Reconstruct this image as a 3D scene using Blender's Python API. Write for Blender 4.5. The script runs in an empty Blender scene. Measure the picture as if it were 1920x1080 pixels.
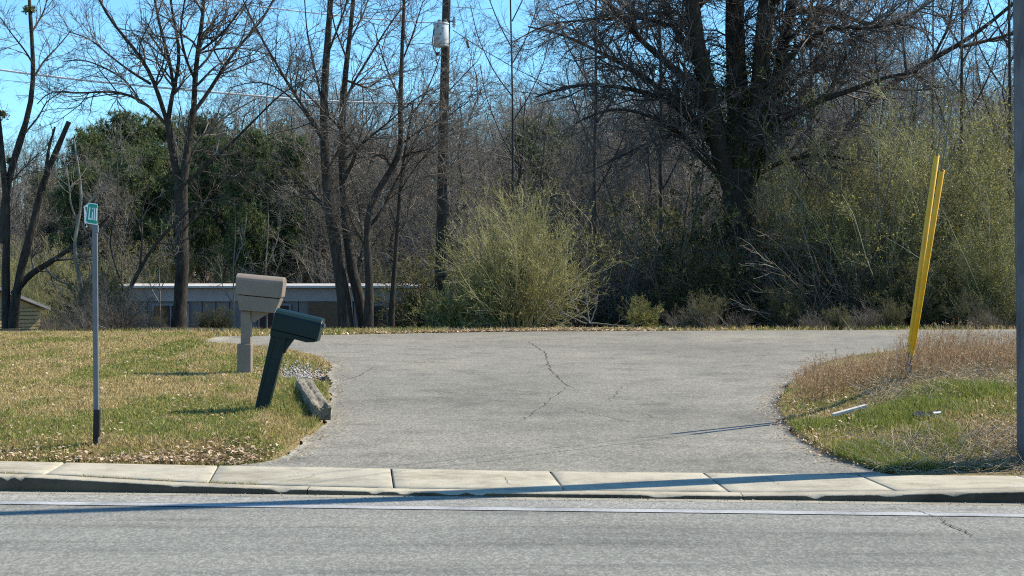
import bpy, bmesh, math, random
import numpy as np
from mathutils import Vector, Matrix
rng = np.random.default_rng(11)
random.seed(5)
SC = bpy.context.scene
COL = SC.collection

# ------------------------------------------------------------------ camera, sky, sun, exposure
F, HX, HY, EYE = 3000.0, 960.0, 505.0, 1.6          # focal length in photo pixels, horizon row, eye height
cam = bpy.data.objects.new('camera', bpy.data.cameras.new('camera')); COL.objects.link(cam)
cam.location = (0, 0, EYE); cam.rotation_euler = (math.radians(90), 0, 0)
cam.data.sensor_width = 36; cam.data.lens = 36 * F / 1920
cam.data.shift_y = -(540 - HY) / 1920
cam.data.clip_start = 0.1; cam.data.clip_end = 2000
SC.camera = cam
EL, AZ = math.radians(43), math.atan2(1.0, 0.335)     # sun height, clockwise from +Y
W = bpy.data.worlds.new('World'); SC.world = W; W.use_nodes = True
wn = W.node_tree; bg = wn.nodes['Background']
sky = wn.nodes.new('ShaderNodeTexSky'); sky.sky_type = 'NISHITA'; sky.sun_disc = False
sky.sun_elevation = EL; sky.sun_rotation = AZ
sky.air_density = 1.0; sky.dust_density = 0.0; sky.ozone_density = 2.5; sky.altitude = 300
tint = wn.nodes.new('ShaderNodeMix'); tint.data_type = 'RGBA'; tint.blend_type = 'MULTIPLY'; tint.inputs[0].default_value = 1
wn.links.new(sky.outputs[0], tint.inputs[6]); tint.inputs[7].default_value = (0.59, 0.955, 1.15, 1)
wn.links.new(tint.outputs[2], bg.inputs[0]); bg.inputs[1].default_value = 0.122
sl = bpy.data.lights.new('sun', 'SUN'); sl.energy = 5.0; sl.angle = math.radians(0.55); sl.color = (1.0, 0.92, 0.775)
so = bpy.data.objects.new('sun', sl); COL.objects.link(so); so.location = (20, 10, 30)
tosun = Vector((math.sin(AZ) * math.cos(EL), math.cos(AZ) * math.cos(EL), math.sin(EL)))
so.rotation_euler = tosun.to_track_quat('Z', 'Y').to_euler()
SC.view_settings.view_transform = 'Standard'; SC.view_settings.look = 'None'
SC.view_settings.gamma = 1; SC.view_settings.use_curve_mapping = False
SC.view_settings.exposure = 0.7
SC.cycles.use_denoising = False; SC.cycles.filter_width = 1.1; SC.cycles.sample_clamp_indirect = 4
SC.cycles.max_bounces = 6; SC.cycles.diffuse_bounces = 3; SC.cycles.transparent_max_bounces = 6

# ------------------------------------------------------------------ helpers
def at(px, py, D):
    return Vector(((px - HX) / F * D, D, EYE - (py - HY) / F * D))

def tag(o, label=None, cat=None, group=None, kind=None):
    if label: o['label'] = label
    if cat: o['category'] = cat
    if group: o['group'] = group
    if kind: o['kind'] = kind
    return o

def empty(name, loc, rz=0, label=None, cat=None, group=None):
    o = bpy.data.objects.new(name, None); COL.objects.link(o)
    o.location = loc; o.rotation_euler = (0, 0, rz); o.empty_display_size = 0.2
    return tag(o, label, cat, group)

def link(name, me, mat, parent=None, smooth=False):
    o = bpy.data.objects.new(name, me); COL.objects.link(o)
    if mat is not None and len(me.materials) == 0: me.materials.append(mat)
    if smooth: me.polygons.foreach_set('use_smooth', np.ones(len(me.polygons), dtype=bool))
    if parent is not None:
        o.parent = parent
    return o

def copy_tree(o, parent=None):
    c = o.copy(); COL.objects.link(c)
    if parent is not None: c.parent = parent
    for ch in o.children: copy_tree(ch, c)
    return c

def np_mesh(name, verts, faces, attrs=None):
    """verts (n,3); faces: list of int arrays (m,3) / (m,4)"""
    me = bpy.data.meshes.new(name)
    verts = np.ascontiguousarray(verts, dtype=np.float32)
    me.vertices.add(len(verts)); me.vertices.foreach_set('co', verts.ravel())
    faces = [np.asarray(f, dtype=np.int32) for f in faces if len(f)]
    tot = np.concatenate([np.full(len(f), f.shape[1], dtype=np.int32) for f in faces])
    idx = np.concatenate([f.ravel() for f in faces])
    start = np.concatenate([[0], np.cumsum(tot)[:-1]]).astype(np.int32)
    me.loops.add(len(idx)); me.loops.foreach_set('vertex_index', idx)
    me.polygons.add(len(tot)); me.polygons.foreach_set('loop_start', start)
    if attrs:
        for k, v in attrs.items():
            a = me.attributes.new(k, 'FLOAT', 'POINT'); a.data.foreach_set('value', np.ascontiguousarray(v, dtype=np.float32))
    me.update(calc_edges=True)
    return me

class MB:
    """collects boxes, bars and lathes, builds them as ONE mesh"""
    def __init__(s): s.bm = bmesh.new()
    def box(s, c, size, rot=None, bevel=0.0):
        r = bmesh.ops.create_cube(s.bm, size=1.0); vs = r['verts']
        bmesh.ops.scale(s.bm, vec=size, verts=vs)
        if bevel > 0:
            es = list({e for v in vs for e in v.link_edges})
            g = bmesh.ops.bevel(s.bm, geom=es, offset=bevel, segments=2, affect='EDGES', profile=0.5)
            vs = list({v for f in g['faces'] for v in f.verts} | {v for v in vs if v.is_valid})
        if rot is not None: bmesh.ops.rotate(s.bm, cent=(0, 0, 0), matrix=rot, verts=vs)
        bmesh.ops.translate(s.bm, vec=c, verts=vs)
        return vs
    def cyl(s, a, b, r0, r1=None, seg=14, caps=True):
        a, b = Vector(a), Vector(b); r1 = r0 if r1 is None else r1
        r = bmesh.ops.create_cone(s.bm, cap_ends=caps, segments=seg, radius1=r0, radius2=r1, depth=(b - a).length)
        q = (b - a).to_track_quat('Z', 'Y').to_matrix()
        bmesh.ops.rotate(s.bm, cent=(0, 0, 0), matrix=q, verts=r['verts'])
        bmesh.ops.translate(s.bm, vec=(a + b) / 2, verts=r['verts'])
        return r['verts']
    def prism(s, outline, depth_vec):
        """closed outline (list of Vector), pushed along depth_vec"""
        d = Vector(depth_vec)
        a = [s.bm.verts.new(Vector(p)) for p in outline]; b = [s.bm.verts.new(Vector(p) + d) for p in outline]
        n = len(a); s.bm.faces.new(a); s.bm.faces.new(b[::-1])
        for i in range(n): s.bm.faces.new((a[i], b[i], b[(i + 1) % n], a[(i + 1) % n]))
        return a + b
    def build(s, name, mat, parent=None, smooth=False, bevel=0):
        bmesh.ops.recalc_face_normals(s.bm, faces=s.bm.faces[:])
        me = bpy.data.meshes.new(name); s.bm.to_mesh(me); s.bm.free()
        o = link(name, me, mat, parent, smooth)
        if bevel:
            m = o.modifiers.new('bevel', 'BEVEL'); m.width = bevel; m.segments = 2; m.limit_method = 'ANGLE'
        return o

# value noise for numpy
_lat = rng.random((64, 64))
def vnoise(x, y, sc):
    x = np.asarray(x) * sc + 100.3; y = np.asarray(y) * sc + 57.7
    i = np.floor(x).astype(int); j = np.floor(y).astype(int); u = x - i; v = y - j
    u = u * u * (3 - 2 * u); v = v * v * (3 - 2 * v)
    g = lambda a, b: _lat[a % 64, b % 64]
    return (g(i, j) * (1 - u) + g(i + 1, j) * u) * (1 - v) + (g(i, j + 1) * (1 - u) + g(i + 1, j + 1) * u) * v
def fbm(x, y, sc): return 0.55 * vnoise(x, y, sc) + 0.3 * vnoise(x, y, sc * 2.1) + 0.15 * vnoise(x, y, sc * 4.7)
def sstep(t): t = np.clip(t, 0, 1); return t * t * (3 - 2 * t)

# ------------------------------------------------------------------ materials
def mat_new(name):
    m = bpy.data.materials.new(name); m.use_nodes = True
    nt = m.node_tree; b = nt.nodes['Principled BSDF']
    return m, nt, b
def noise(nt, scale, detail=4, vec=None, rough=0.6):
    n = nt.nodes.new('ShaderNodeTexNoise'); n.inputs['Scale'].default_value = scale
    n.inputs['Detail'].default_value = detail; n.inputs['Roughness'].default_value = rough
    if vec is not None: nt.links.new(vec, n.inputs['Vector'])
    return n.outputs['Fac']
def ramp(nt, fac, stops):
    r = nt.nodes.new('ShaderNodeValToRGB'); nt.links.new(fac, r.inputs['Fac'])
    e = r.color_ramp.elements
    while len(e) < len(stops): e.new(0.5)
    for k, (p, c) in enumerate(stops):
        e[k].position = p; e[k].color = (c[0], c[1], c[2], 1) if isinstance(c, (tuple, list)) else (c, c, c, 1)
    return r.outputs['Color']
def mixc(nt, fac, a, b, mode='MIX'):
    m = nt.nodes.new('ShaderNodeMix'); m.data_type = 'RGBA'; m.blend_type = mode
    for sock, v in ((m.inputs[0], fac), (m.inputs[6], a), (m.inputs[7], b)):
        if hasattr(v, 'is_linked') or hasattr(v, 'links'): nt.links.new(v, sock)
        elif isinstance(v, (int, float)): sock.default_value = v
        else: sock.default_value = (*v, 1)
    return m.outputs[2]
def attr(nt, name):
    a = nt.nodes.new('ShaderNodeAttribute'); a.attribute_name = name; return a.outputs['Fac']
def pos(nt, scale=(1, 1, 1), rotz=0.0, world=True):
    src = nt.nodes.new('ShaderNodeNewGeometry').outputs['Position'] if world else nt.nodes.new('ShaderNodeTexCoord').outputs['Object']
    mp = nt.nodes.new('ShaderNodeMapping'); nt.links.new(src, mp.inputs[0])
    mp.inputs['Scale'].default_value = scale; mp.inputs['Rotation'].default_value = (0, 0, rotz)
    return mp.outputs[0]
def bump(nt, b, h, strength=0.3, dist=0.01):
    bp = nt.nodes.new('ShaderNodeBump'); bp.inputs['Strength'].default_value = strength; bp.inputs['Distance'].default_value = dist
    nt.links.new(h, bp.inputs['Height']); nt.links.new(bp.outputs[0], b.inputs['Normal'])
def setc(nt, b, c, rough=0.8, spec=0.3):
    if hasattr(c, 'links') or hasattr(c, 'is_linked'): nt.links.new(c, b.inputs['Base Color'])
    else: b.inputs['Base Color'].default_value = (*c, 1)
    b.inputs['Roughness'].default_value = rough; b.inputs['Specular IOR Level'].default_value = spec

def plain(name, c, rough=0.6, spec=0.4, metal=0.0, var=0.25, scale=18.0, bmp=0.15):
    m, nt, b = mat_new(name)
    p = pos(nt, world=False)
    n = noise(nt, scale, 5, p)
    n2 = noise(nt, scale * 0.17, 3, p)
    k = mixc(nt, 0.5, ramp(nt, n, [(0.3, 1 - var), (0.7, 1 + var * 0.4)]), ramp(nt, n2, [(0.3, 1 - var), (0.7, 1 + var * 0.4)]))
    setc(nt, b, mixc(nt, 1.0, c, k, 'MULTIPLY'), rough, spec); b.inputs['Metallic'].default_value = metal
    if bmp: bump(nt, b, n, bmp, 0.004)
    return m

def bark(name, c0, c1, scale=9.0):
    m, nt, b = mat_new(name)
    v = pos(nt, (1, 1, 0.22), world=False)
    n = noise(nt, scale * 2.2, 6, v, 0.7); n2 = noise(nt, 1.3, 3, pos(nt, world=False))
    c = mixc(nt, 1.0, ramp(nt, n, [(0.32, c0), (0.72, c1)]), ramp(nt, n2, [(0.3, 0.65), (0.7, 1.15)]), 'MULTIPLY')
    setc(nt, b, c, 0.9, 0.2); bump(nt, b, n, 0.8, 0.03)
    return m

def leafmat(name, c0, c1, trans=0.35, spec=0.35, rough=0.5):
    m, nt, b = mat_new(name)
    a = attr(nt, 'rnd')
    c = mixc(nt, a, c0, c1)
    setc(nt, b, c, rough, spec)
    if trans:
        t = nt.nodes.new('ShaderNodeBsdfTranslucent'); nt.links.new(c, t.inputs[0])
        mx = nt.nodes.new('ShaderNodeMixShader'); mx.inputs[0].default_value = trans
        nt.links.new(b.outputs[0], mx.inputs[1]); nt.links.new(t.outputs[0], mx.inputs[2])
        nt.links.new(mx.outputs[0], nt.nodes['Material Output'].inputs[0])
    return m

YAW = math.atan(0.084)
def asphalt(name, mid, warm, rot, stain_stretch, speck=(0.76, 1.28)):
    m, nt, b = mat_new(name)
    w = pos(nt)
    wg = pos(nt, (1, .4, 1)); fine = noise(nt, 95, 2, wg, 0.5)
    vo = nt.nodes.new('ShaderNodeTexVoronoi'); vo.inputs['Scale'].default_value = 75; nt.links.new(wg, vo.inputs['Vector'])
    vr = nt.nodes.new('ShaderNodeSeparateColor'); nt.links.new(vo.outputs['Color'], vr.inputs[0])
    big = noise(nt, 0.38, 5, pos(nt, stain_stretch, rot), 0.6)
    midn = noise(nt, 3.0, 4, pos(nt, stain_stretch, rot), 0.6)
    med = noise(nt, 11.0, 3, pos(nt, (1, .5, 1)), 0.6)
    col = ramp(nt, big, [(0.3, tuple(x * 0.76 for x in mid)), (0.48, mid), (0.68, warm)])
    col = mixc(nt, 1.0, col, ramp(nt, midn, [(0.3, 0.74), (0.47, 1.0), (0.7, 1.1)]), 'MULTIPLY')
    col = mixc(nt, 1.0, col, ramp(nt, med, [(0.32, 0.93), (0.68, 1.06)]), 'MULTIPLY')
    col = mixc(nt, 1.0, col, ramp(nt, vr.outputs[0], [(0.05, speck[0]), (0.6, 1.0), (0.97, speck[1])]), 'MULTIPLY')
    col = mixc(nt, 1.0, col, ramp(nt, fine, [(0.3, 0.88), (0.7, 1.1)]), 'MULTIPLY')
    setc(nt, b, col, 0.85, 0.25)
    bump(nt, b, fine, 0.3, 0.004)
    return m
M = {}
M['road'] = asphalt('road_asphalt', (0.198, 0.194, 0.166), (0.230, 0.218, 0.178), YAW, (0.18, 1.6, 1))
M['margin'] = asphalt('sandy_asphalt', (0.245, 0.238, 0.208), (0.30, 0.282, 0.235), YAW, (0.25, 1.2, 1))
M['drive'] = asphalt('driveway_asphalt', (0.202, 0.189, 0.154), (0.252, 0.231, 0.182), 0.3, (0.6, .75, 1), (0.72, 1.3))
M['crack'] = plain('crack', (0.085, 0.08, 0.068), 0.95, 0.1)
def concrete(name, c, dark):
    m, nt, b = mat_new(name); oi = nt.nodes.new('ShaderNodeObjectInfo')
    w = pos(nt); n = noise(nt, 2.2, 6, w, 0.65); f = noise(nt, 70, 3, w); g = noise(nt, 9, 5, w, 0.7)
    col = ramp(nt, n, [(0.28, dark), (0.55, c), (0.8, tuple(min(1, x * 1.08) for x in c))])
    col = mixc(nt, 1.0, col, ramp(nt, g, [(0.28, 0.78), (0.5, 1.0), (0.8, 1.05)]), 'MULTIPLY')
    col = mixc(nt, 1.0, col, ramp(nt, f, [(0.3, 0.84), (0.7, 1.1)]), 'MULTIPLY')
    st = noise(nt, 0.9, 6, pos(nt, (1, 2.2, 1)), 0.75); col = mixc(nt, 1.0, col, ramp(nt, st, [(0.33, (.70, .68, .64)), (0.5, 1.0)]), 'MULTIPLY')
    col = mixc(nt, 1.0, col, ramp(nt, oi.outputs['Random'], [(0, (.90, .91, .92)), (1, (1.04, 1.03, 1.0))]), 'MULTIPLY')
    setc(nt, b, col, 0.9, 0.2); bump(nt, b, f, 0.35, 0.005)
    return m
M['walk'] = concrete('sidewalk_concrete', (0.425, 0.386, 0.297), (0.335, 0.303, 0.235))
M['kerb'] = concrete('kerb_concrete', (0.42, 0.375, 0.285), (0.30, 0.265, 0.205))
M['kerbface'] = concrete('dark_kerb_face', (0.105, 0.084, 0.058), (0.05, 0.041, 0.03))  # much darker, browner concrete for the street-side face below the lip
M['gutter'] = concrete('gutter_sand', (0.36, 0.325, 0.25), (0.28, 0.26, 0.205))
def paint_white():
    m, nt, b = mat_new('road_paint')
    w = pos(nt); n = noise(nt, 45, 4, w, 0.7); n2 = noise(nt, 2.5, 4, w)
    k = mixc(nt, 0.5, n, n2)
    col = ramp(nt, k, [(0.38, (0.22, 0.22, 0.21)), (0.53, (0.35, 0.35, 0.34)), (0.72, (0.50, 0.50, 0.48))])
    setc(nt, b, col, 0.7, 0.3); return m
M['paint'] = paint_white()
def groundmat():
    m, nt, b = mat_new('soil_and_thatch')
    w = pos(nt); n = noise(nt, 1.1, 5, w, 0.6); f = noise(nt, 40, 4, w, 0.7); g = noise(nt, 0.35, 3, w)
    c = ramp(nt, n, [(0.3, (0.12, 0.12, 0.035)), (0.5, (0.21, 0.165, 0.075)), (0.7, (0.26, 0.19, 0.09))])
    c = mixc(nt, 1.0, c, ramp(nt, f, [(0.3, 0.55), (0.7, 1.25)]), 'MULTIPLY')
    # leaf litter of the wood floor takes over beyond the crest
    sx = nt.nodes.new('ShaderNodeSeparateXYZ'); nt.links.new(w, sx.inputs[0])
    mr = nt.nodes.new('ShaderNodeMapRange'); nt.links.new(sx.outputs['Y'], mr.inputs[0])
    mr.inputs[1].default_value = 31; mr.inputs[2].default_value = 36
    lit = mixc(nt, 1.0, ramp(nt, f, [(0.3, (0.06, 0.042, 0.028)), (0.7, (0.15, 0.105, 0.07))]), ramp(nt, g, [(0.3, 0.6), (0.7, 1.1)]), 'MULTIPLY')
    c = mixc(nt, mr.outputs[0], c, lit)
    setc(nt, b, c, 0.95, 0.1); bump(nt, b, f, 0.6, 0.03)
    return m
M['ground'] = groundmat()
def grassmat():
    m, nt, b = mat_new('grass_blades')
    g = attr(nt, 'green'); r = attr(nt, 'rnd')
    dry = ramp(nt, r, [(0.0, (0.20, 0.13, 0.05)), (0.35, (0.42, 0.31, 0.12)), (0.75, (0.60, 0.46, 0.20)), (1.0, (0.72, 0.61, 0.35))])
    grn = ramp(nt, r, [(0.0, (0.06, 0.10, 0.018)), (0.5, (0.175, 0.225, 0.035)), (1.0, (0.34, 0.36, 0.075))])
    c = mixc(nt, g, dry, grn)
    setc(nt, b, c, 0.7, 0.2)
    t = nt.nodes.new('ShaderNodeBsdfTranslucent'); nt.links.new(c, t.inputs[0])
    mx = nt.nodes.new('ShaderNodeMixShader'); mx.inputs[0].default_value = 0.3
    nt.links.new(b.outputs[0], mx.inputs[1]); nt.links.new(t.outputs[0], mx.inputs[2])
    nt.links.new(mx.outputs[0], nt.nodes['Material Output'].inputs[0])
    return m
M['grass'] = grassmat()
M['weed'] = leafmat('dry_weed', (0.26, 0.15, 0.075), (0.58, 0.41, 0.24), 0.25, 0.2, 0.7)
M['litter'] = leafmat('dead_leaf', (0.20, 0.12, 0.06), (0.62, 0.48, 0.32), 0.1, 0.3, 0.6)
M['bark'] = bark('grey_bark', (0.020, 0.017, 0.014), (0.095, 0.079, 0.063))
M['bark_dark'] = bark('dark_bark', (0.018, 0.015, 0.012), (0.075, 0.062, 0.05))
M['bark_far'] = bark('wood_bark', (0.032, 0.027, 0.022), (0.11, 0.095, 0.078))
M['bark_pale'] = bark('pale_bark', (0.13, 0.115, 0.09), (0.34, 0.31, 0.26))
def twigmat(name, stops):
    m, nt, b = mat_new(name)
    c = ramp(nt, attr(nt, 'rnd'), stops); n = noise(nt, 0.35, 3, pos(nt))
    setc(nt, b, mixc(nt, 1.0, c, ramp(nt, n, [(0.3, 0.75), (0.7, 1.15)]), 'MULTIPLY'), 0.7, 0.35); return m
M['twig'] = twigmat('twig', [(0, (.045,.036,.028)), (.6, (.11,.088,.068)), (.93, (.17,.14,.11)), (1, (.34,.30,.25))])
M['twig_brush'] = twigmat('brush_twig', [(0, (.06,.05,.036)), (.6, (.16,.13,.095)), (.93, (.26,.215,.165)), (1, (.46,.42,.35))])
M['twig_far'] = twigmat('twig_far', [(0, (.068,.058,.045)), (.6, (.16,.138,.108)), (.92, (.27,.237,.19)), (1, (.5,.45,.38))])
M['twig_oak'] = twigmat('twig_oak', [(0, (.045,.037,.030)), (.6, (.105,.088,.075)), (.93, (.17,.145,.125)), (1, (.30,.27,.24))])
M['twig_shrub'] = twigmat('twig_shrub', [(0, (.14,.13,.05)), (.6, (.28,.255,.11)), (.93, (.38,.345,.18)), (1, (.55,.50,.38))])
M['leaf_yg'] = leafmat('yellow_green_leaf', (0.155, 0.155, 0.034), (0.38, 0.36, 0.11), 0.5)
M['leaf_olive'] = leafmat('olive_leaf', (0.14, 0.14, 0.032), (0.37, 0.345, 0.10), 0.5)
M['leaf_dark'] = leafmat('dark_leaf', (0.038, 0.047, 0.015), (0.17, 0.165, 0.052), 0.4, 0.15, 0.6)
M['needle'] = leafmat('pine_needle', (0.048, 0.080, 0.028), (0.17, 0.20, 0.07), 0.4, 0.35)
M['mistle'] = leafmat('mistletoe', (0.10, 0.10, 0.02), (0.20, 0.18, 0.05), 0.3)

# ------------------------------------------------------------------ ground shape
# driveway edges, as x over distance y
LY = [12.0, 12.7, 13.8, 15.1, 17.2, 19.3, 22.4, 23.6, 24.3, 25.0, 25.8, 27.2, 28.7]
LX = [-2.6, -1.95, -1.85, -1.82, -1.98, -2.22, -2.55, -2.9, -3.4, -4.2, -5.0, -5.25, -5.3]
RY = [12.0, 12.9, 14.4, 16.2, 17.7, 20.0, 22.5, 24.0, 25.2, 26.2, 27.2, 33]
RX = [2.9, 2.62, 2.58, 2.72, 2.98, 3.55, 4.35, 5.2, 6.3, 8.0, 18, 30]
def xl(y): return np.interp(y, LY, LX)
def xr(y): return np.interp(y, RY, RX)
def yfar(x): return np.interp(x, [-6, -3, 0, 3, 10, 30], [28.6, 29.2, 30.2, 30.6, 31.6, 33])
def base(y): return np.interp(y, [12.0, 12.3, 16, 20, 25, 30, 32.5, 34, 37, 41, 46, 55, 75, 110, 170, 400],
                              [.05, .06, .125, .21, .32, .425, .41, .33, .0, -.7, -1.25, -1.5, -1.3, 0.5, 5.0, 12])
def zback(x): return np.interp(x, [-9, -4, -2, 0, 3, 5, 9], [.12, .095, .075, .06, .062, .07, .1])
def yg(x): return 11.22 - 0.084 * np.asarray(x)
def hk(x): return np.interp(x, [-9, -4.5, -3.4, -2.4, -1.7, -.8, 1.6, 2.6, 3.5, 6], [.14, .125, .105, .062, .045, .034, .034, .055, .085, .12])
def zdrive(x, y):
    b = base(y)
    # meet the back of the walk
    t = sstep((y - (yg(x) + 1.0)) / 1.2)
    return (zback(x) - 0.004) * (1 - t) + b * t + 0.012 * (fbm(x, y, 0.6) - 0.5) * t
def zg(x, y):
    x = np.asarray(x, dtype=float); y = np.asarray(y, dtype=float)
    b = zdrive(x, y)
    dl = np.where(y < 28.7, xl(y) - x, np.where(x < -5.3, 5.0, -5.0)); dr = np.where(y < 27.5, x - xr(y), -5.0)
    front = sstep((y - (yg(x) + 1.0)) / 1.0)
    left = (0.035 + 0.085 * sstep(dl / 0.5)) * front * (1 - sstep((y - 26) / 6)) + 0.03 * (fbm(x, y, 0.9) - 0.5) * front
    hole = np.exp(-(((x + 2.6) / 0.36) ** 2 + ((y - 20.5) / 1.2) ** 2)) * 0.2
    bumpy = np.interp(y, [12.3, 13.3, 15, 16.8, 18.3, 20, 22.5, 27.5], [0.1, .35, .85, 1, .75, .4, .15, 0.05])
    right = 0.03 * front + (0.40 * sstep((dr + .05) / 2.0) * bumpy + 0.05 * (fbm(x, y, 1.3) - 0.5) * sstep(dr / .5)) * front
    z = b + np.where(dl > 0, left - hole * (dl > 0), 0) + np.where(dr > 0, right, 0)
    inside = (dl <= 0) & (dr <= 0) & (y < yfar(x))
    z = np.where(inside, b - 0.05, z)
    beyond = y >= yfar(x)
    z = np.where(beyond, b - 0.012, z)
    z = np.where((y > 34), b + 0.25 * (fbm(x, y, 0.15) - 0.5), z)
    z = np.where(y < yg(x) + 0.99, -0.09, z)
    return z
def Z(x, y): return float(zg(np.array([x]), np.array([y]))[0])
def hit(px, py, lo=12.3, hi=60):
    """where the line of sight through a photo pixel meets the ground"""
    D = np.arange(lo, hi, 0.02); X = (px - HX) / F * D; zz = EYE - (py - HY) / F * D
    k = np.argmax(zz <= zg(X, D)); D0 = D[k]
    return Vector((X[k], D0, float(zg(X[k:k + 1], D[k:k + 1])[0])))

def grid_mesh(name, xs, ys, zf):
    X, Y = np.meshgrid(xs, ys); v = np.stack([X.ravel(), Y.ravel(), zf(X.ravel(), Y.ravel())], 1)
    nx, ny = len(xs), len(ys); i = np.arange(nx * ny).reshape(ny, nx)
    q = np.stack([i[:-1, :-1].ravel(), i[:-1, 1:].ravel(), i[1:, 1:].ravel(), i[1:, :-1].ravel()], 1)
    return np_mesh(name, v, [q])
gx = np.concatenate([[-500, -200, -100], np.arange(-60, -12, 3.0), np.arange(-12, -6, .3), np.arange(-6, 8, 0.085), np.arange(8, 13, .3), np.arange(13, 60, 3.0), [60, 100, 200, 500]])
gy = np.concatenate([[-300, -60, 0, 9], np.arange(11, 28.8, 0.085), np.arange(28.8, 33, .1), np.arange(33, 36, .3), np.arange(36, 60, 2.0), np.arange(60, 130, 6.0), [140, 170, 220, 300, 400, 800]])
g = link('ground', grid_mesh('ground', gx, gy, zg), M['ground'], smooth=True); tag(g, 'grassy verge and leaf strewn wood floor', None, None, 'structure')

# road: yawed sheet
def yawed(s, t):  # s along the road, t away from the gutter line towards the camera
    return np.stack([s, yg(s) - t], -1)
def strip(name, s0, s1, t0, t1, z, m, n=60, nt_=1, parent=None):
    s = np.linspace(s0, s1, n); rows = []
    for t in np.linspace(t0, t1, nt_ + 1):
        p = yawed(s, t); rows.append(np.concatenate([p, np.full((n, 1), z)], 1))
    v = np.concatenate(rows); i = np.arange(n * (nt_ + 1)).reshape(nt_ + 1, n)
    q = np.stack([i[1:, :-1].ravel(), i[1:, 1:].ravel(), i[:-1, 1:].ravel(), i[:-1, :-1].ravel()], 1)
    return link(name, np_mesh(name, v, [q]), m, parent)
road = strip('road', -150, 150, 0.0, 14, 0.0, M['road']); tag(road, 'worn grey asphalt road', None, None, 'structure')
strip('gutter_edge', -150, 150, 0.0, 0.13, 0.004, M['gutter'], parent=road)
strip('gutter_margin', -150, 150, 0.13, 0.47, 0.003, M['margin'], parent=road)
strip('edge_line', -150, 150, 0.49, 0.63, 0.005, M['paint'], parent=road)

# kerb with chipped lip
kr = bpy.data.objects.new('kerb', None); COL.objects.link(kr); tag(kr, 'low chipped concrete kerb', None, None, 'structure')
JX = [-2.28 - 1.22 * k for k in (4, 3, 2, 1)] + [-2.28, -.93, .29, 1.45, 2.6, 3.76] + [3.76 + 1.22 * k for k in (1, 2, 3)]
def kerb_seg(x0, x1):
    n = max(4, int((x1 - x0) / 0.025)); s = np.linspace(x0 + .003, x1 - .003, n)
    h = hk(s); nt2 = np.zeros(n)
    for c in rng.uniform(x0, x1, int((x1 - x0) * 2.2)):
        w_ = rng.uniform(.015, .07); nt2 = np.maximum(nt2, rng.uniform(.3, 1) * np.clip(1.4 - np.abs(s - c) / w_, 0, 1) * rng.uniform(.6, 1, n))
    lip = np.maximum(h - .006 - nt2 * .04 - rng.random(n) * .003, h * .4)
    prof = [(-0.0, -0.03 + 0 * h), (-0.003, h * 0.35), (-0.001 + 0 * h, lip), (0.008 + nt2 * .035, h - .001), (0.15, h), (0.15, -0.03 + 0 * h)]
    rows = [np.stack([s, yg(s) + (a if np.ndim(a) else a + 0 * s), b], 1) for a, b in prof]
    v = np.concatenate(rows); k = len(prof); i = np.arange(n * k).reshape(k, n)
    q = np.stack([i[:-1, :-1].ravel(), i[:-1, 1:].ravel(), i[1:, 1:].ravel(), i[1:, :-1].ravel()], 1)
    caps = [i[:, 0][None, :4], i[:, -1][None, :4]]
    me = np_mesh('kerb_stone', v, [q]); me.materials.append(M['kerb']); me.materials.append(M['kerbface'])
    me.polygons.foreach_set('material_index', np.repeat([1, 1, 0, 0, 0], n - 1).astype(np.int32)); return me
KJ = np.arange(-60, 60, 3.05) + 0.6
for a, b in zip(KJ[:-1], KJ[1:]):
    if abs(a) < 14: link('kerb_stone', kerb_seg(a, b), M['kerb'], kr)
for a, b in ((-150, KJ[KJ > -17][0]), (KJ[KJ < 14][-1] + 3.05, 150)):
    s = np.array([a, b]); hh = 0.13
    v = [(x, float(yg(x)) + d, z) for x in (a, b) for d, z in ((0, -.03), (0.02, hh), (.15, hh), (.15, -.03))]
    link('kerb_stone', np_mesh('kerb_stone', np.array(v), [np.array([[0, 4, 5, 1], [1, 5, 6, 2], [2, 6, 7, 3]])]), M['kerb'], kr)
wk = bpy.data.objects.new('sidewalk', None); COL.objects.link(wk); tag(wk, 'narrow concrete sidewalk of square slabs', None, None, 'structure')
for a, b in zip(JX[:-1], JX[1:]):
    n, m_ = 16, 8; g_ = 0.006; dz = rng.normal(0, .0012)
    s = np.r_[a + g_, np.linspace(a + g_ + .01, b - g_ - .01, n - 2), b - g_]; t = np.linspace(0.1535, 1.0, m_)
    S, T = np.meshgrid(s, t)
    # joints fan slightly: perpendicular to the kerb
    XX = S - (T - 1.0) * 0.10
    zf = hk(S) * (1 - (T - .157) / .843) + zback(S) * (T - .157) / .843
    zz = zf + dz + 0.003 * (fbm(S, T, 2) - .5)
    edge = (np.abs(S - s[0]) < 1e-6) | (np.abs(S - s[-1]) < 1e-6)
    zz = zz - edge * 0.006
    v = np.stack([XX.ravel(), (yg(S) + T).ravel(), zz.ravel()], 1)
    i = np.arange(n * m_).reshape(m_, n)
    q = [np.stack([i[:-1, :-1].ravel(), i[:-1, 1:].ravel(), i[1:, 1:].ravel(), i[1:, :-1].ravel()], 1)]
    # skirt
    ring = np.concatenate([i[0, :], i[1:, -1], i[-1, -2::-1], i[-2:0:-1, 0]]); lo = v[ring].copy(); lo[:, 2] -= 0.1
    k0 = len(v); v = np.concatenate([v, lo]); j = np.arange(len(ring)); jn = (j + 1) % len(ring)
    q.append(np.stack([ring[j], k0 + j, k0 + jn, ring[jn]], 1))
    link('slab', np_mesh('slab', v, q), M['walk'], wk)
for a, b in ((-150, JX[0]), (JX[-1], 150)):
    v = [(x, float(yg(x)) + d, .12) for x in (a + .01, b - .01) for d in (.157, 1.0)]
    link('slab', np_mesh('slab', np.array(v), [np.array([[0, 2, 3, 1]])]), M['walk'], wk)
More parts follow.
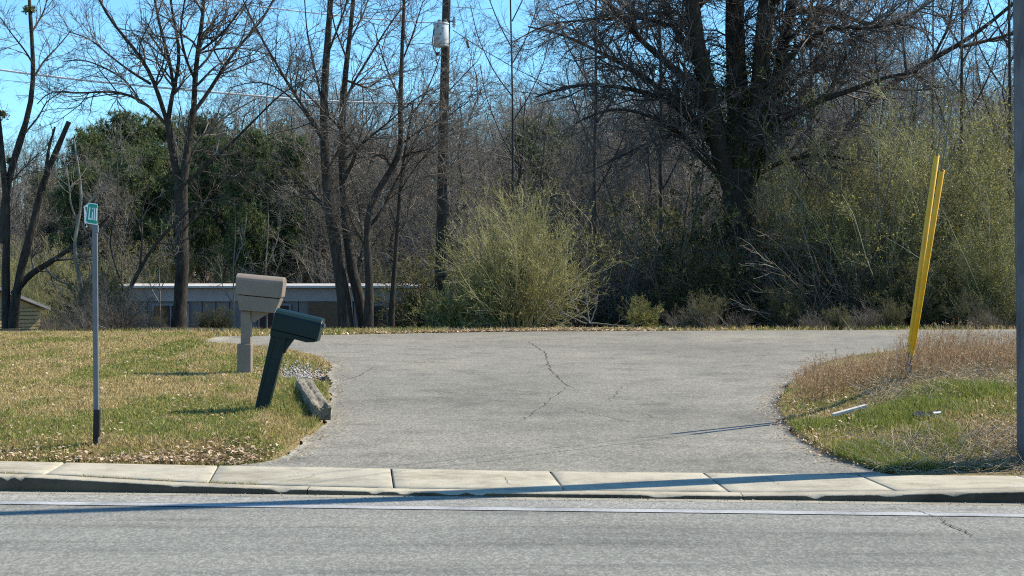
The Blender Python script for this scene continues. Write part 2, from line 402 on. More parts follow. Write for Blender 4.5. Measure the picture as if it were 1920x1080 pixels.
# soil filling under the joints
v = [(x, float(yg(x)) + d, -0.02) for x in (-14, 14) for d in (.15, 1.02)]
link('joint_soil', np_mesh('joint_soil', np.array(v), [np.array([[0, 2, 3, 1]])]), M['crack'], wk)

# driveway sheet with a broken edge
ys = np.concatenate([np.arange(12.0, 13.2, .06), np.arange(13.2, 33.2, 0.09)]); nc = 60; rows = []
for y in ys:
    wob = 0.24 * (fbm(y, 1.0, 1.9) - .5) + 0.05 * (vnoise(y, 4.0, 9) - .5); wob2 = 0.24 * (fbm(y, 9.0, 1.7) - .5) + 0.05 * (vnoise(y, 7.0, 9) - .5)
    a = xl(y) if y < 28.7 else -5.3; b = min(xr(y), 18)
    rows.append(np.stack([np.linspace(a + wob, b + wob2, nc), np.full(nc, y)], 1))
P2 = np.array(rows)
# cut off by the sidewalk in front and by the far edge
yy = P2[..., 1]; xx = P2[..., 0]
yy = np.maximum(yy, yg(xx) + 1.003); far = yfar(xx) + .18 * (fbm(xx, xx * 0 + 2, 1.2) - .5); yy = np.minimum(yy, far)
zz = zdrive(xx, yy)
v = np.stack([xx.ravel(), yy.ravel(), zz.ravel()], 1); i = np.arange(len(v)).reshape(len(ys), nc)
q = np.stack([i[:-1, :-1].ravel(), i[:-1, 1:].ravel(), i[1:, 1:].ravel(), i[1:, :-1].ravel()], 1)
ar = np.abs((v[q[:, 2], 1] - v[q[:, 0], 1])) + np.abs(v[q[:, 3], 1] - v[q[:, 1], 1]); q = q[ar > 1e-4]
ring = np.concatenate([i[:, 0], i[-1, 1:], i[::-1, -1][1:]]); lo = v[ring].copy(); lo[:, 2] -= 0.15
k0 = len(v); v = np.concatenate([v, lo]); j = np.arange(len(ring) - 1)
q2 = np.stack([ring[j], k0 + j, k0 + j + 1, ring[j + 1]], 1)
drv = link('driveway', np_mesh('driveway', v, [q, q2]), M['drive']); tag(drv, 'flared grey asphalt driveway', None, None, 'structure')

def surf(px, py):     # on the driveway
    D = np.arange(12, 31, .02); X = (px - HX) / F * D; zz = EYE - (py - HY) / F * D
    k = np.argmax(zz <= zdrive(X, D)); return np.array([X[k], D[k]])
def crack(pts, w, parent, zf, name='crack'):
    p = np.array(pts); d = np.r_[0, np.cumsum(np.linalg.norm(np.diff(p, axis=0), axis=1))]
    n = max(6, int(d[-1] / 0.035)); t = np.linspace(0, d[-1], n)
    x = np.interp(t, d, p[:, 0]) + 0.07 * (fbm(t, t * 0 + d[-1], 4) - .5) + .008 * rng.normal(size=n)
    y = np.interp(t, d, p[:, 1]) + 0.16 * (fbm(t, t * 0 + 9 + d[-1], 4) - .5) + .012 * rng.normal(size=n)
    tx, ty = np.gradient(x), np.gradient(y); L = np.hypot(tx, ty) + 1e-6
    ww = w * (0.35 + 1.2 * vnoise(t, t * 0, 6)) * np.clip(np.minimum(t, d[-1] - t) * 5 + .15, 0, 1)
    # keep the seen thickness at glancing view: widen along the view axis
    a = np.stack([x - ty / L * ww, y + tx / L * ww], 1); b = np.stack([x + ty / L * ww, y - tx / L * ww], 1)
    v = np.concatenate([np.c_[a, zf(a[:, 0], a[:, 1]) + .003], np.c_[b, zf(b[:, 0], b[:, 1]) + .003]])
    k = np.arange(n - 1); q = np.stack([k, k + 1, n + k + 1, n + k], 1)
    return link(name, np_mesh(name, v, [q]), M['crack'], parent)
for pl, w in (([(990, 640), (1020, 660), (1030, 690), (1048, 712), (1075, 728)], .016), ([(1065, 724), (1030, 750), (985, 787)], .010),
              ([(1045, 760), (1100, 775), (1180, 790), (1320, 800)], .008), ([(1170, 722), (1140, 755)], .007), ([(960, 745), (1045, 760)], .006),
              ([(1200, 715), (1330, 718), (1440, 728)], .006), ([(700, 700), (790, 690), (900, 697)], .006), ([(600, 845), (700, 838), (790, 845)], .006)):
    crack([surf(*p) for p in pl], w * .36, drv, zdrive)
for k in range(14):
    a, b = rng.uniform(785, 900), rng.uniform(733, 752); crack([surf(a, b), surf(a + rng.uniform(10, 45), b + rng.uniform(-4, 5))], .006, drv, zdrive)
for a, b, c, d in ((1205, 776, 1250, 786), (640, 660, 700, 655), (760, 655, 880, 650), (1010, 660, 1180, 655), (1300, 690, 1420, 684), (900, 800, 985, 787), (700, 690, 640, 715)):
    crack([surf(a, b), surf((a + c) / 2, (b + d) / 2 + 3), surf(c, d)], .0045, drv, zdrive)
def roadpt(px, py): D = EYE * F / (py - HY); return np.array([(px - HX) / F * D, D])
crack([roadpt(*p) for p in ((1665, 950), (1720, 960), (1760, 970), (1775, 985), (1830, 1010))], .0045, road, lambda x, y: 0 * x + .004)
crack([roadpt(*p) for p in ((1770, 985), (1850, 995), (1925, 1003))], .003, road, lambda x, y: 0 * x + .004)
def zwalk(x, y):
    T = y - yg(x); k = (T - .157) / .843; return hk(x) * (1 - k) + zback(x) * k + .002
def walkpt(px, py): D = (EYE - .06) * F / (py - HY); return np.array([(px - HX) / F * D, D])
for pl in (((560, 888), (590, 893), (520, 902)), ((930, 890), (960, 903), (1000, 905)), ((1120, 905), (1170, 912)), ((1430, 893), (1470, 908)), ((830, 905), (930, 903))):
    crack([walkpt(*p) for p in pl], .0028, wk, zwalk)

# ------------------------------------------------------------------ branch growing
def nrm(a): return a / (np.linalg.norm(a, axis=-1, keepdims=True) + 1e-9)
def resample(p, r, k):
    p = np.asarray(p, float); d = np.r_[0, np.cumsum(np.linalg.norm(np.diff(p, axis=0), axis=1))]
    t = np.linspace(0, d[-1], k); q = np.stack([np.interp(t, d, p[:, c]) for c in range(3)], 1)
    if k > 5:  # soften the corners
        for _ in range(2): q[1:-1] = 0.25 * q[:-2] + 0.5 * q[1:-1] + 0.25 * q[2:]
    return q, np.interp(t, d, r)
def spawn(P, R, per, t0, t1, L, ang, rr, k=4, wig=0.18, up=0.05, rmin=.003, rtip=.35, fall=.45, rmax=1.0, bias=None):
    """children of every polyline P (n,K,3); L metres (or relative when negative)"""
    n, K, _ = P.shape
    idx = np.repeat(np.arange(n), per); N = len(idx)
    t = rng.uniform(t0, t1, N); s = t * (K - 1) * .999; i = s.astype(int); f = (s - i)[:, None]
    p = P[idx, i] * (1 - f) + P[idx, i + 1] * f; r = R[idx, i] * (1 - f[:, 0]) + R[idx, i + 1] * f[:, 0]
    tan = nrm(P[idx, i + 1] - P[idx, i])
    v = rng.normal(size=(N, 3)); v -= (v * tan).sum(1, keepdims=True) * tan; v = nrm(v)
    a = ang * rng.uniform(.65, 1.35, N)[:, None]
    d = np.cos(a) * tan + np.sin(a) * v
    if bias is not None: d = nrm(d + np.asarray(bias))
    if L < 0:
        pl = np.linalg.norm(np.diff(P, axis=1), axis=2).sum(1)[idx]; l = -L * pl
    else: l = np.full(N, L)
    l = l * (1 - fall * t) * rng.uniform(.55, 1.25, N)
    r0 = np.clip(r * rr, rmin, rmax)
    out = [p]; step = (l / (k - 1))[:, None]
    for _ in range(k - 1):
        d = nrm(d + wig * rng.normal(size=(N, 3)) + np.array([0, 0, up])); out.append(out[-1] + d * step)
    Q = np.stack(out, 1); RR = r0[:, None] * np.linspace(1, rtip, k)[None]
    return Q, RR
def tubes(sets):
    V, FQ, o = [], [], 0; RN = []
    for P, R, sd in sets:
        n, k, _ = P.shape
        T = nrm(np.gradient(P, axis=1)); m = nrm(P[:, -1] - P[:, 0])
        ref = np.where((np.abs(m[:, 2]) > .7)[:, None], np.array([1., 0, 0]), np.array([0, 0, 1.]))[:, None]
        U = nrm(np.cross(T, np.broadcast_to(ref, T.shape))); Wv = np.cross(T, U)
        a = np.arange(sd) * 2 * np.pi / sd
        ring = P[:, :, None] + R[:, :, None, None] * (np.cos(a)[None, None, :, None] * U[:, :, None] + np.sin(a)[None, None, :, None] * Wv[:, :, None])
        V.append(ring.reshape(-1, 3)); RN.append(np.repeat(rng.random(n), k * sd)); i = np.arange(n * k * sd).reshape(n, k, sd) + o; j = np.roll(i, -1, 2)
        FQ.append(np.stack([i[:, :-1], j[:, :-1], j[:, 1:], i[:, 1:]], -1).reshape(-1, 4)); o += n * k * sd
    tubes.rnd = np.concatenate(RN)
    return np.concatenate(V), np.concatenate(FQ)
def tube_obj(name, sets, mat, parent, org=None):
    v, q = tubes(sets)
    if org is not None: v = v - np.array(org)
    o = link(name, np_mesh(name, v, [q], {'rnd': tubes.rnd}), mat, parent, True)
    if name in ('twigs', 'branches', 'crown', 'ivy_stems', 'stems') and parent is not None: o['kind'] = 'stuff'
    return o
def leaves(P, per, size, t0=.2, t1=1.0, aspect=.5, jit=.0, droop=0.0):
    n, K, _ = P.shape; idx = np.repeat(np.arange(n), per); N = len(idx)
    s = rng.uniform(t0, t1, N) * (K - 1) * .999; i = s.astype(int); f = (s - i)[:, None]
    p = P[idx, i] * (1 - f) + P[idx, i + 1] * f + jit * rng.normal(size=(N, 3))
    d = nrm(rng.normal(size=(N, 3)) + np.array([0, 0, -droop])); w = nrm(np.cross(d, rng.normal(size=(N, 3))))
    l = size * rng.uniform(.5, 1.4, N)[:, None]
    a = p; b = p + d * l * .5 + w * l * aspect * .5; c = p + d * l; e = p + d * l * .5 - w * l * aspect * .5
    v = np.stack([a, b, c, e], 1).reshape(-1, 3); q = np.arange(4 * N).reshape(N, 4)
    return v, q, np.repeat(rng.random(N), 4)
def leaf_obj(name, lv, mat, parent, org=None):
    v, q, r = lv
    if org is not None: v = v - np.array(org)
    o = link(name, np_mesh(name, v, [q], {'rnd': r}), mat, parent)
    o['kind'] = 'stuff'
    return o
def limb(D, w0, w1, pts, dd=0.0, k=14):
    pts = np.array(pts, float); d = np.r_[0, np.cumsum(np.hypot(*np.diff(pts, axis=0).T))]; u = d / d[-1]
    Ds = D + dd * u; p = np.stack([(pts[:, 0] - HX) / F * Ds, Ds, EYE - (pts[:, 1] - HY) / F * Ds], 1)
    p[1:-1] += rng.normal(size=p[1:-1].shape) * np.array([.01, .05, .01])
    r = (w0 + (w1 - w0) * u) / 2 / F * Ds
    return resample(p, r, k)
def knobbly(P, R, amt=.12):
    return R * (1 + amt * rng.normal(size=R.shape))

def hero(name, label, cat, trunks, limbs, lv, bmat, tmat, group=None, ivy=None):
    """trunks and limbs: lists of limb() results; lv = (per1,L1,per2,L2,per3,L3)"""
    org = trunks[0][0][0].copy()
    t = empty(name, org, 0, label, cat, group)
    for q, r in trunks:
        r = knobbly(q, r, .06); r[0] *= 1.25; r[1] *= 1.08
        q = q.copy(); q[0, 2] -= .4
        tube_obj('trunk', [(q[None], r[None], 12)], bmat, t, org)
    for q, r in limbs: tube_obj('limb', [(q[None], knobbly(q, r, .05)[None], 8)], bmat, t, org)
    P = np.stack([q for q, _ in limbs]); R = np.stack([r for _, r in limbs])
    a, b, c = lv['a'], lv['b'], lv['c']
    P1, R1 = spawn(P, R, a[0], .12, 1, a[1], lv.get('ang', .8),   .55, 6, .22, lv.get('up', .05), .007, .3, fall=.35, rmax=.03)
    P2, R2 = spawn(P1, R1, b[0], .15, 1, b[1], .75, .6, 5, .2, lv.get('up2', .03), .0045, .4)
    P3, R3 = spawn(P2, R2, c[0], .1, 1, c[1], .7, .7, 4, .22, lv.get('up3', .03), .0028, .5)
    tube_obj('branches', [(P1, R1, 5), (P2, R2, 4)], tmat, t, org)
    tube_obj('twigs', [(P3, R3, 3)], tmat, t, org)
    return t, org, (P, P1, P2, P3)

# ------------------------------------------------------------------ the far wood
def bare_proto(seed, H, slim):
    global rng
    keep = rng; rng = np.random.default_rng(seed)
    k = 12; z = np.linspace(-.5, H, k); wob = np.cumsum(rng.normal(size=(k, 2)) * .17, 0); wob -= wob[0]
    P = np.c_[wob, z][None]; R = (np.linspace(.105, .014, k) * rng.uniform(.6, 1.25))[None]
    L1, r1 = spawn(P, R, 22, .15, .97, H * .38 * slim, .85, .5, 7, .20, .06, .010, .25, fall=.55)
    L2, r2 = spawn(L1, r1, 7, .15, 1, H * .15, .8, .6, 5, .24, .03, .007, .4)
    L3, r3 = spawn(L2, r2, 4, .1, 1, H * .085, .75, .65, 4, .26, .02, .005, .5)
    L4, r4 = spawn(L3, r3, 3, .1, 1, H * .05, .7, .7, 3, .25, .02, .004, .6)
    t = empty('bare_tree', (0, 0, 0))
    tube_obj('trunk', [(P, R, 8)], M['bark_far'], t)
    tube_obj('crown', [(L1, r1, 5), (L2, r2, 3), (L3, r3, 3), (L4, r4, 3)], M['twig_far'], t)
    rng = keep
    return t
protos = [bare_proto(100 + k, 10.0, s) for k, s in enumerate((1.0, .8, 1.15, .7, .95, .85))]
used = set()
LB = ['slender leafless grey tree standing among others in the wood', 'leafless brown tree with a wide twiggy crown in the wood']
def top_row(px):   # how high the far wood reaches in the photograph
    return float(np.interp(px, [-100, 60, 200, 400, 520, 700, 860, 930, 1000, 1300, 1700, 2000], [290, 260, 300, 200, 190, 210, 215, 250, 190, 150, 110, 110]))
fr = np.random.default_rng(77)
nt_ = 0
for k in range(210):
    D = 43 + 52 * fr.random() ** 1.0; px = fr.uniform(-120, 2040); x = (px - HX) / F * D
    if D < 60 and 90 < px < 600 and fr.random() < .85: continue
    if D < 76 and 340 < px < 580 and fr.random() < .6: continue
    if D < 52 and px < 860: continue
    h = (HY - (top_row(px) + fr.normal() * 45 + 10)) / F * D + EYE - Z(x, D)
    kk = int(fr.integers(0, 6)); pr = protos[kk]
    o = pr if kk not in used else copy_tree(pr); used.add(kk)
    o.location = (x, D, Z(x, D)); s = h / 10.3; w = s * fr.uniform(.8, 1.15)
    o.scale = (w, w, s); o.rotation_euler = (fr.normal() * .07, fr.normal() * .07, fr.uniform(0, 6.28))
    tag(o, LB[kk % 2], 'tree', 'leafless trees of the wood behind')
for k in range(62):
    px = fr.uniform(540, 1010) if k < 46 else fr.uniform(1010, 1300); D = fr.uniform(50, 88); x = (px - HX) / F * D
    h = (HY - (top_row(px) + 25 + fr.normal() * 35)) / F * D + EYE - Z(x, D); kk = int(fr.integers(0, 6)); o = copy_tree(protos[kk])
    o.location = (x, D, Z(x, D)); s = h / 10.3; w = s * fr.uniform(.9, 1.3); o.scale = (w, w, s); o.rotation_euler = (fr.normal() * .06, fr.normal() * .06, fr.uniform(0, 6.28))
    tag(o, LB[kk % 2], 'tree', 'leafless trees of the wood behind')
# the wood farther off reads as one mass
def far_wood():
    global rng
    keep = rng; rng = np.random.default_rng(9)
    n = 620; D = rng.uniform(94, 150, n); px = rng.uniform(-250, 2170, n); x = (px - HX) / F * D
    zb = zg(x, D); top = np.interp(px, [-100, 60, 200, 400, 700, 900, 1000, 1300, 1700, 2000], [310, 300, 310, 250, 250, 270, 230, 200, 170, 170]) + rng.normal(size=n) * 28
    h = np.maximum((HY - top) / F * D + EYE - zb, 3)
    k = 6; u = np.linspace(0, 1, k)
    P = np.stack([x[:, None] + rng.normal(size=(n, k)) * .15, np.repeat(D[:, None], k, 1), zb[:, None] - .5 + h[:, None] * u], -1)
    R = np.full((n, 1), .14) * np.linspace(1, .15, k)[None]
    L1, r1 = spawn(P, R, 16, .15, .98, -.3, .7, .5, 5, .12, .1, .018, .3, fall=.55)
    L2, r2 = spawn(L1, r1, 8, .1, 1, -.4, .7, .6, 3, .15, .05, .011, .5)
    return tubes([(P, R, 5), (L1, r1, 3), (L2, r2, 3)]), keep
(v, q), keep = far_wood(); rng = keep
fw = link('distant_woods', np_mesh('distant_woods', v, [q], {'rnd': tubes.rnd}), M['twig_far']); tag(fw, 'far grey brown mass of leafless woodland', None, None, 'stuff')

# pines
def pine_proto(seed, H, cr):
    r = np.random.default_rng(seed); k = 10
    P = np.c_[np.cumsum(r.normal(size=(k, 2)) * .06, 0), np.linspace(-.5, H, k)][None]; R = np.linspace(.2, .05, k)[None]
    t = empty('pine_tree', (0, 0, 0))
    nb = 70; hz = H * r.uniform(.40, .99, nb); rad = cr * np.sqrt(np.clip(1 - ((hz / H - .68) / .36) ** 2, .03, 1)) * r.uniform(.55, 1.1, nb); az = r.uniform(0, 6.28, nb)
    B = []; BR = []
    for i in range(nb):
        a = np.array([0, 0, hz[i] - rad[i] * .2]); b = np.array([math.cos(az[i]) * rad[i], math.sin(az[i]) * rad[i], hz[i] + rad[i] * .15])
        q, rr = resample(np.array([a, (a + b) / 2 + np.array([0, 0, .15 * rad[i]]), b]), [.05, .03, .012], 5); B.append(q); BR.append(rr)
    B = np.stack(B); BR = np.stack(BR)
    tube_obj('trunk', [(P, R, 8)], M['bark_far'], t); tube_obj('branches', [(B, BR, 4)], M['bark_far'], t)
    # needle tufts near the outer half of every branch
    per = 26; idx = np.repeat(np.arange(nb), per); s = r.uniform(.35, 1.02, len(idx)) * 3.99; i = np.minimum(s.astype(int), 3); f = (s - i)[:, None]
    c = B[idx, i] * (1 - f) + B[idx, i + 1] * f + r.normal(size=(len(idx), 3)) * np.array([.35, .35, .22])
    m = 16; N = len(c) * m; cc = np.repeat(c, m, 0); d = nrm(r.normal(size=(N, 3)) + np.array([0, 0, .35])); w = nrm(np.cross(d, r.normal(size=(N, 3))))
    l = r.uniform(.18, .38, N)[:, None]
    v = np.stack([cc - w * .028, cc + w * .028, cc + d * l], 1).reshape(-1, 3)
    nd = link('needles', np_mesh('needles', v, [np.arange(3 * N).reshape(N, 3)], {'rnd': np.repeat(np.repeat(r.random(len(c)), m) * .6 + .4 * r.random(N), 3)}), M['needle'], t); nd['kind'] = 'stuff'
    return t
pp = [pine_proto(3, 10, 2.6), pine_proto(4, 10, 2.0)]
pused = set()
for j, (px, top, D, kk, wd, lb) in enumerate([
        (236, 196, 72, 0, 1.0, 'tall dark green pine with the highest rounded crown left of the forked tree'),
        (300, 208, 76, 1, 1.0, 'dark pine close behind the stem of the forked bare tree'),
        (160, 230, 70, 0, .8, 'small dark pine left of the highest rounded pine'),
        (385, 200, 78, 0, .95, 'green pine showing between the limbs of the forked tree'),
        (440, 262, 74, 1, 1.0, 'green pine with a low crown right of the forked tree'),
        (527, 215, 82, 1, .6, 'thin pointed pine standing alone against the sky left of the clustered stems'),
        (210, 290, 66, 1, 1.2, 'low broad pine in front of the highest rounded pine'),
        (345, 300, 66, 0, 1.0, 'low green pine right behind the forked trunk'),
        (1005, 205, 62, 0, .95, 'dark evergreen with a domed crown between utility pole and great oak'),
        (1080, 245, 60, 1, 1.2, 'dark evergreen just left of the great oak limbs'),
        (470, 228, 57, 0, .8, 'green pine with a rounded top between forked tree and clustered stems'),
        (545, 240, 58, 1, .85, 'feathery green pine just left of the clustered stems top'),
        (655, 275, 66, 0, .7, 'dim green pine seen between the clustered stems'),
        (270, 262, 60, 0, 1.05, 'dark pine directly left of the forked tree left stem'),
        (410, 240, 61, 0, .9, 'sunlit green pine right of the forked tree right stem'),
        (490, 285, 63, 1, 1.2, 'low green pine between forked tree and clustered stems'),
        (560, 330, 64, 0, 1.0, 'low dim pine just left of the clustered stems'),
        (150, 300, 60, 0, .9, 'dark pine behind the pale crooked sapling'),
        (90, 310, 75, 1, 1.0, 'low dim pine at the far left behind the snag')]):
    D_ = D; x = (px - HX) / F * D_; zb = Z(x, D_); h = ((HY - top) / F * D_ + EYE - zb) * .94
    o = pp[kk] if kk not in pused else copy_tree(pp[kk]); pused.add(kk)
    s = h / 10; o.location = (x, D_, zb); o.scale = (s * wd * .74, s * wd * .74, s); o.rotation_euler[2] = j * 1.3
    tag(o, lb, 'pine tree', 'pines behind the bare trees')

# ------------------------------------------------------------------ buildings down the slope
M['roofwhite'] = plain('roof_white', (0.53, 0.50, 0.45), .7, .2, var=.35, scale=3)
M['siding'] = plain('grey_siding', (0.21, 0.195, 0.18), .7, .3, var=.3, scale=4)
M['fascia'] = plain('pale_fascia', (0.37, 0.345, 0.315), .7, .3, var=.25, scale=4)
M['trim'] = plain('grey_trim', (0.22, 0.23, 0.24), .6, .3)
M['doorbrown'] = plain('brown_door', (0.16, 0.10, 0.055), .6, .3)
M['glass'] = plain('window_glass', (0.02, 0.025, 0.03), .08, .6, var=.1, bmp=0)
M['plank_yellow'] = plain('yellow_boards', (0.50, 0.40, 0.20), .75, .2, var=.25, scale=5)
M['shingle'] = plain('grey_shingles', (0.30, 0.30, 0.30), .8, .2, var=.4, scale=7)
DH = 44.0
x0, x1 = (214 - HX) / F * DH, (803 - HX) / F * DH; zt = EYE - (541 - HY) / F * DH; gz = Z((x0 + x1) / 2, DH) - .1
mh = empty('mobile_home', ((x0 + x1) / 2, DH, gz), -0.01, 'long low grey mobile home with white roof edge behind the trees', 'mobile home')
Lh = x1 - x0; hw = zt - gz; dp = 4.2
b = MB(); b.box((0, dp / 2 + .02, hw / 2), (Lh - .3, dp - .04, hw - .02)); b.build('wall', M['siding'], mh)
nb_ = 22; pw = (Lh - .3) / nb_; proto_me = None
skip = {7, 8, 14, 19}
for k in range(nb_):
    b = MB(); b.box((0, 0, 0), (pw - .025, .05, hw - .06), bevel=.008)
    o = b.build('panel', M['siding'], mh); o.location = (-Lh / 2 + .15 + pw * (k + .5), -.008 - .002 * (k % 3), hw / 2)
b = MB(); b.box((0, -.02, zt - gz - .17), (Lh - .1, .13, .36)); b.build('fascia', M['fascia'], mh)
b = MB(); b.prism([Vector((-Lh / 2 - .1, -.28, hw + .02)), Vector((-Lh / 2 - .1, dp / 2, hw + .075)), Vector((-Lh / 2 - .1, dp + .28, hw + .02)), Vector((-Lh / 2 - .1, dp + .28, hw + .075)), Vector((-Lh / 2 - .1, dp / 2, hw + .12)), Vector((-Lh / 2 - .1, -.28, hw + .075))], (Lh + .2, 0, 0))
b.build('roof', M['roofwhite'], mh)
for k, (wx, ww_) in enumerate(((-2.75, .9), (.1, .8), (3.2, 1.1))):
    b = MB()
    for sx, sz, cx, cz in ((ww_ + .12, .06, 0, .48), (ww_ + .12, .06, 0, -.48), (.06, .9, -ww_ / 2 - .03, 0), (.06, .9, ww_ / 2 + .03, 0), (.04, .9, 0, 0)):
        b.box((cx, 0, cz), (sx, .05, sz))
    o = b.build('window', M['trim'], mh); o.location = (wx, -.065, hw - .92)
    b = MB(); b.box((0, .012, 0), (ww_, .02, .9)); b.build('pane', M['glass'], o)
b = MB(); b.box((1.45, -.06, hw - 1.25), (.85, .05, 1.75), bevel=.01); dd_ = b.build('door', M['doorbrown'], mh)
b = MB(); b.cyl((1.12, -.085, hw - 1.3), (1.12, -.14, hw - 1.3), .03, .035, 10); b.build('handle', M['trim'], dd_)
b = MB(); b.box((Lh / 2 - .13, -.045, hw / 2 - .18), (.10, .07, hw - .38)); b.box((-Lh / 2 + .13, -.045, hw / 2 - .18), (.10, .07, hw - .38)); b.build('corner_trim', M['trim'], mh)

DS = 36.5; c = at(14, 600, DS); gz = Z(c.x, DS)
sh = empty('shed', (c.x - .25, DS, gz), math.radians(38), 'small yellow boarded shed with grey roof at the far left', 'shed')
hs = EYE - (578 - HY) / F * DS - gz
b = MB(); b.box((0, 1.0, hs / 2), (2.0, 1.96, hs - .02)); b.build('wall', M['plank_yellow'], sh)
for side in range(2):
    for k in range(7):
        b = MB(); b.box((0, 0, 0), (2.02 if side == 0 else .03, .03 if side == 0 else 2.0, hs / 7 - .02))
        o = b.build('board', M['plank_yellow'], sh); o.location = (0 if side == 0 else 1.015, -.012 + rng.normal() * .003 if side == 0 else 1.0, hs / 7 * (k + .5))
b = MB()
for sgn in (-1, 1):
    b.prism([Vector((0, -.2, hs + .42)), Vector((sgn * 1.2, -.2, hs - .06)), Vector((sgn * 1.2, -.2, hs - .0)), Vector((0, -.2, hs + .50))], (0, 2.4, 0))
b.build('roof', M['shingle'], sh)
b = MB(); b.prism([Vector((-1, -.01, hs)), Vector((1, -.01, hs)), Vector((0, -.01, hs + .4))], (0, .06, 0)); b.build('gable', M['plank_yellow'], sh)

# ------------------------------------------------------------------ bare trees along the crest
lv_std = dict(a=(13, 1.6), b=(7, .7), c=(4, .3))
D = 34
trk = [limb(D, 27, 24, [(335, 622), (338, 560), (341, 480), (339, 410), (339, 358)]), limb(D, 16, 12, [(338, 366), (329, 320), (320, 270), (314, 222)]),
       limb(D, 17, 13, [(342, 366), (348, 320), (354, 265), (363, 205)], .3)]
lim = [limb(D, 9, 3, [(313, 228), (295, 170), (278, 130), (235, 70), (205, 38), (185, 0), (150, -70)], -1), limb(D, 9, 3, [(315, 228), (325, 165), (332, 140), (338, 112), (332, 60), (320, 20), (312, -80)]),
       limb(D, 7, 3, [(325, 162), (318, 110), (305, 70), (293, 10), (280, -80)], 1), limb(D, 6.5, 2, [(310, 232), (285, 203), (255, 180), (215, 171), (170, 172), (130, 178), (95, 165), (70, 195)], -1.5),
       limb(D, 4, 2, [(258, 182), (240, 155), (200, 130), (160, 112), (120, 115)], 1), limb(D, 5.5, 2, [(282, 157), (240, 130), (200, 100), (165, 68), (130, 60)], 1.5),
       limb(D, 11, 6, [(363, 212), (366, 140), (374, 80), (380, 20), (384, -90)]), limb(D, 8, 3, [(365, 208), (395, 170), (420, 125), (455, 80), (490, 40), (520, -10), (545, -60)], 1),
       limb(D, 6, 2, [(366, 150), (355, 130), (345, 105), (338, 60), (342, 30), (352, -40)], -1), limb(D, 5, 2, [(376, 95), (400, 80), (425, 55), (450, 20), (475, -20)], -1),
       limb(D, 4, 1.5, [(374, 100), (400, 92), (440, 88), (480, 95), (520, 110)], 1.2), limb(D, 3, 1.5, [(322, 150), (300, 120), (265, 105), (240, 100)], -1),
       limb(D, 6, 2, [(346, 335), (362, 283), (377, 257), (433, 213), (480, 185)], 1.5), limb(D, 7, 2, [(346, 345), (413, 290), (483, 220), (533, 167), (575, 150)], -1),
       limb(D, 3.5, 1.5, [(340, 440), (370, 395), (400, 360), (440, 320)], -1)]
hero('forked_tree', 'tall leafless tree whose trunk forks into two stems behind the lawn', 'tree', trk, lim, lv_std, M['bark'], M['twig'])

D = 33
trk = [limb(D, 15, 9, [(12, 600), (8, 500), (15, 420), (12, 350), (2, 290), (-8, 200), (-25, 80)]), limb(D, 15, 5, [(6, 420), (12, 340), (30, 290), (45, 250), (58, 215), (64, 170), (64, 130), (60, 60), (56, 10), (52, -80)], .5)]
lim = [limb(D, 15, 4, [(26, 552), (55, 512), (90, 495), (130, 470), (165, 445), (205, 405)], -.7), limb(D, 4, 1.5, [(65, 142), (85, 112), (110, 85), (135, 55)], .7), limb(D, 4, 1.5, [(63, 122), (45, 95), (20, 60), (-5, 25)], -.7),
       limb(D, 4, 1.5, [(45, 252), (75, 215), (90, 190), (120, 170)], .8), limb(D, 5, 2, [(2, 290), (-25, 240), (-50, 180)], .3), limb(D, 4, 1.5, [(60, 60), (80, 20), (95, -30)], .5), limb(D, 3, 1.5, [(12, 350), (50, 310), (70, 290)], -.6)]
lt, lo_, _p = hero('crooked_tree', 'crooked leafless tree with mistletoe tufts at the left edge', 'tree', trk, lim, dict(a=(9, 1.1), b=(6, .55), c=(4, .25)), M['bark'], M['twig'])
for px, py, r in ((55, 18, .17), (3, 212, .15), (20, 300, .1)):
    cc = at(px, py, 33.3); st = spawn(np.array([[cc - Vector((0, 0, .06)), cc]]), np.array([[.01, .01]]), 40, .3, 1, r * 1.3, 1.4, .5, 3, .2, 0, .003)
    leaf_obj('mistletoe', leaves(st[0], 14, .05, .2, 1, .5), M['mistle'], lt, lo_)
trk = [limb(32.6, 18, 9, [(24, 598), (35, 515), (60, 430), (75, 350), (90, 320), (110, 270), (129, 228)])]
lim = [limb(32.6, 8, 4, [(84, 335), (92, 280), (103, 238)], .3)]
t = hero('dead_snag', 'dark broken dead snag with two stub tops at the left', 'dead tree', trk, lim, dict(a=(3, .5), b=(3, .3), c=(2, .15)), M['bark_dark'], M['twig'])[0]

trk = [limb(32.2, 9, 3, [(158, 608), (158, 545), (146, 500), (139, 460), (146, 420), (156, 390), (150, 330), (138, 260)])]
lim = [limb(32.2, 4, 1.5, [(158, 540), (175, 500), (180, 460), (200, 420)], .5), limb(32.2, 4, 1.5, [(146, 420), (130, 380), (133, 350), (120, 300)], -.3), limb(32.2, 3, 1.5, [(156, 390), (185, 360), (200, 340)], .4), limb(32.2, 4, 1.5, [(158, 560), (140, 530), (120, 520)], -.3)]
hero('pale_sapling', 'pale barked crooked sapling behind the street sign post', 'tree', trk, lim, dict(a=(6, .8), b=(4, .45), c=(3, .2)), M['bark_pale'], M['bark_pale'])
trk = [limb(32.4, 11, 4, [(187, 622), (230, 570), (262, 507), (285, 460), (330, 417), (370, 380)])]
lim = [limb(32.4, 5, 2, [(262, 507), (270, 450), (265, 400), (280, 350)], .4), limb(32.4, 4, 1.5, [(240, 560), (215, 500), (205, 450), (222, 390)], .5), limb(32.4, 5, 2, [(215, 590), (195, 545), (190, 500)], -.4), limb(32.4, 3, 1.5, [(290, 455), (330, 460), (360, 440)], .5)]
hero('leaning_sapling', 'thin dark tree leaning right in front of the mobile home', 'tree', trk, lim, dict(a=(6, .9), b=(5, .5), c=(3, .22)), M['bark'], M['twig'])
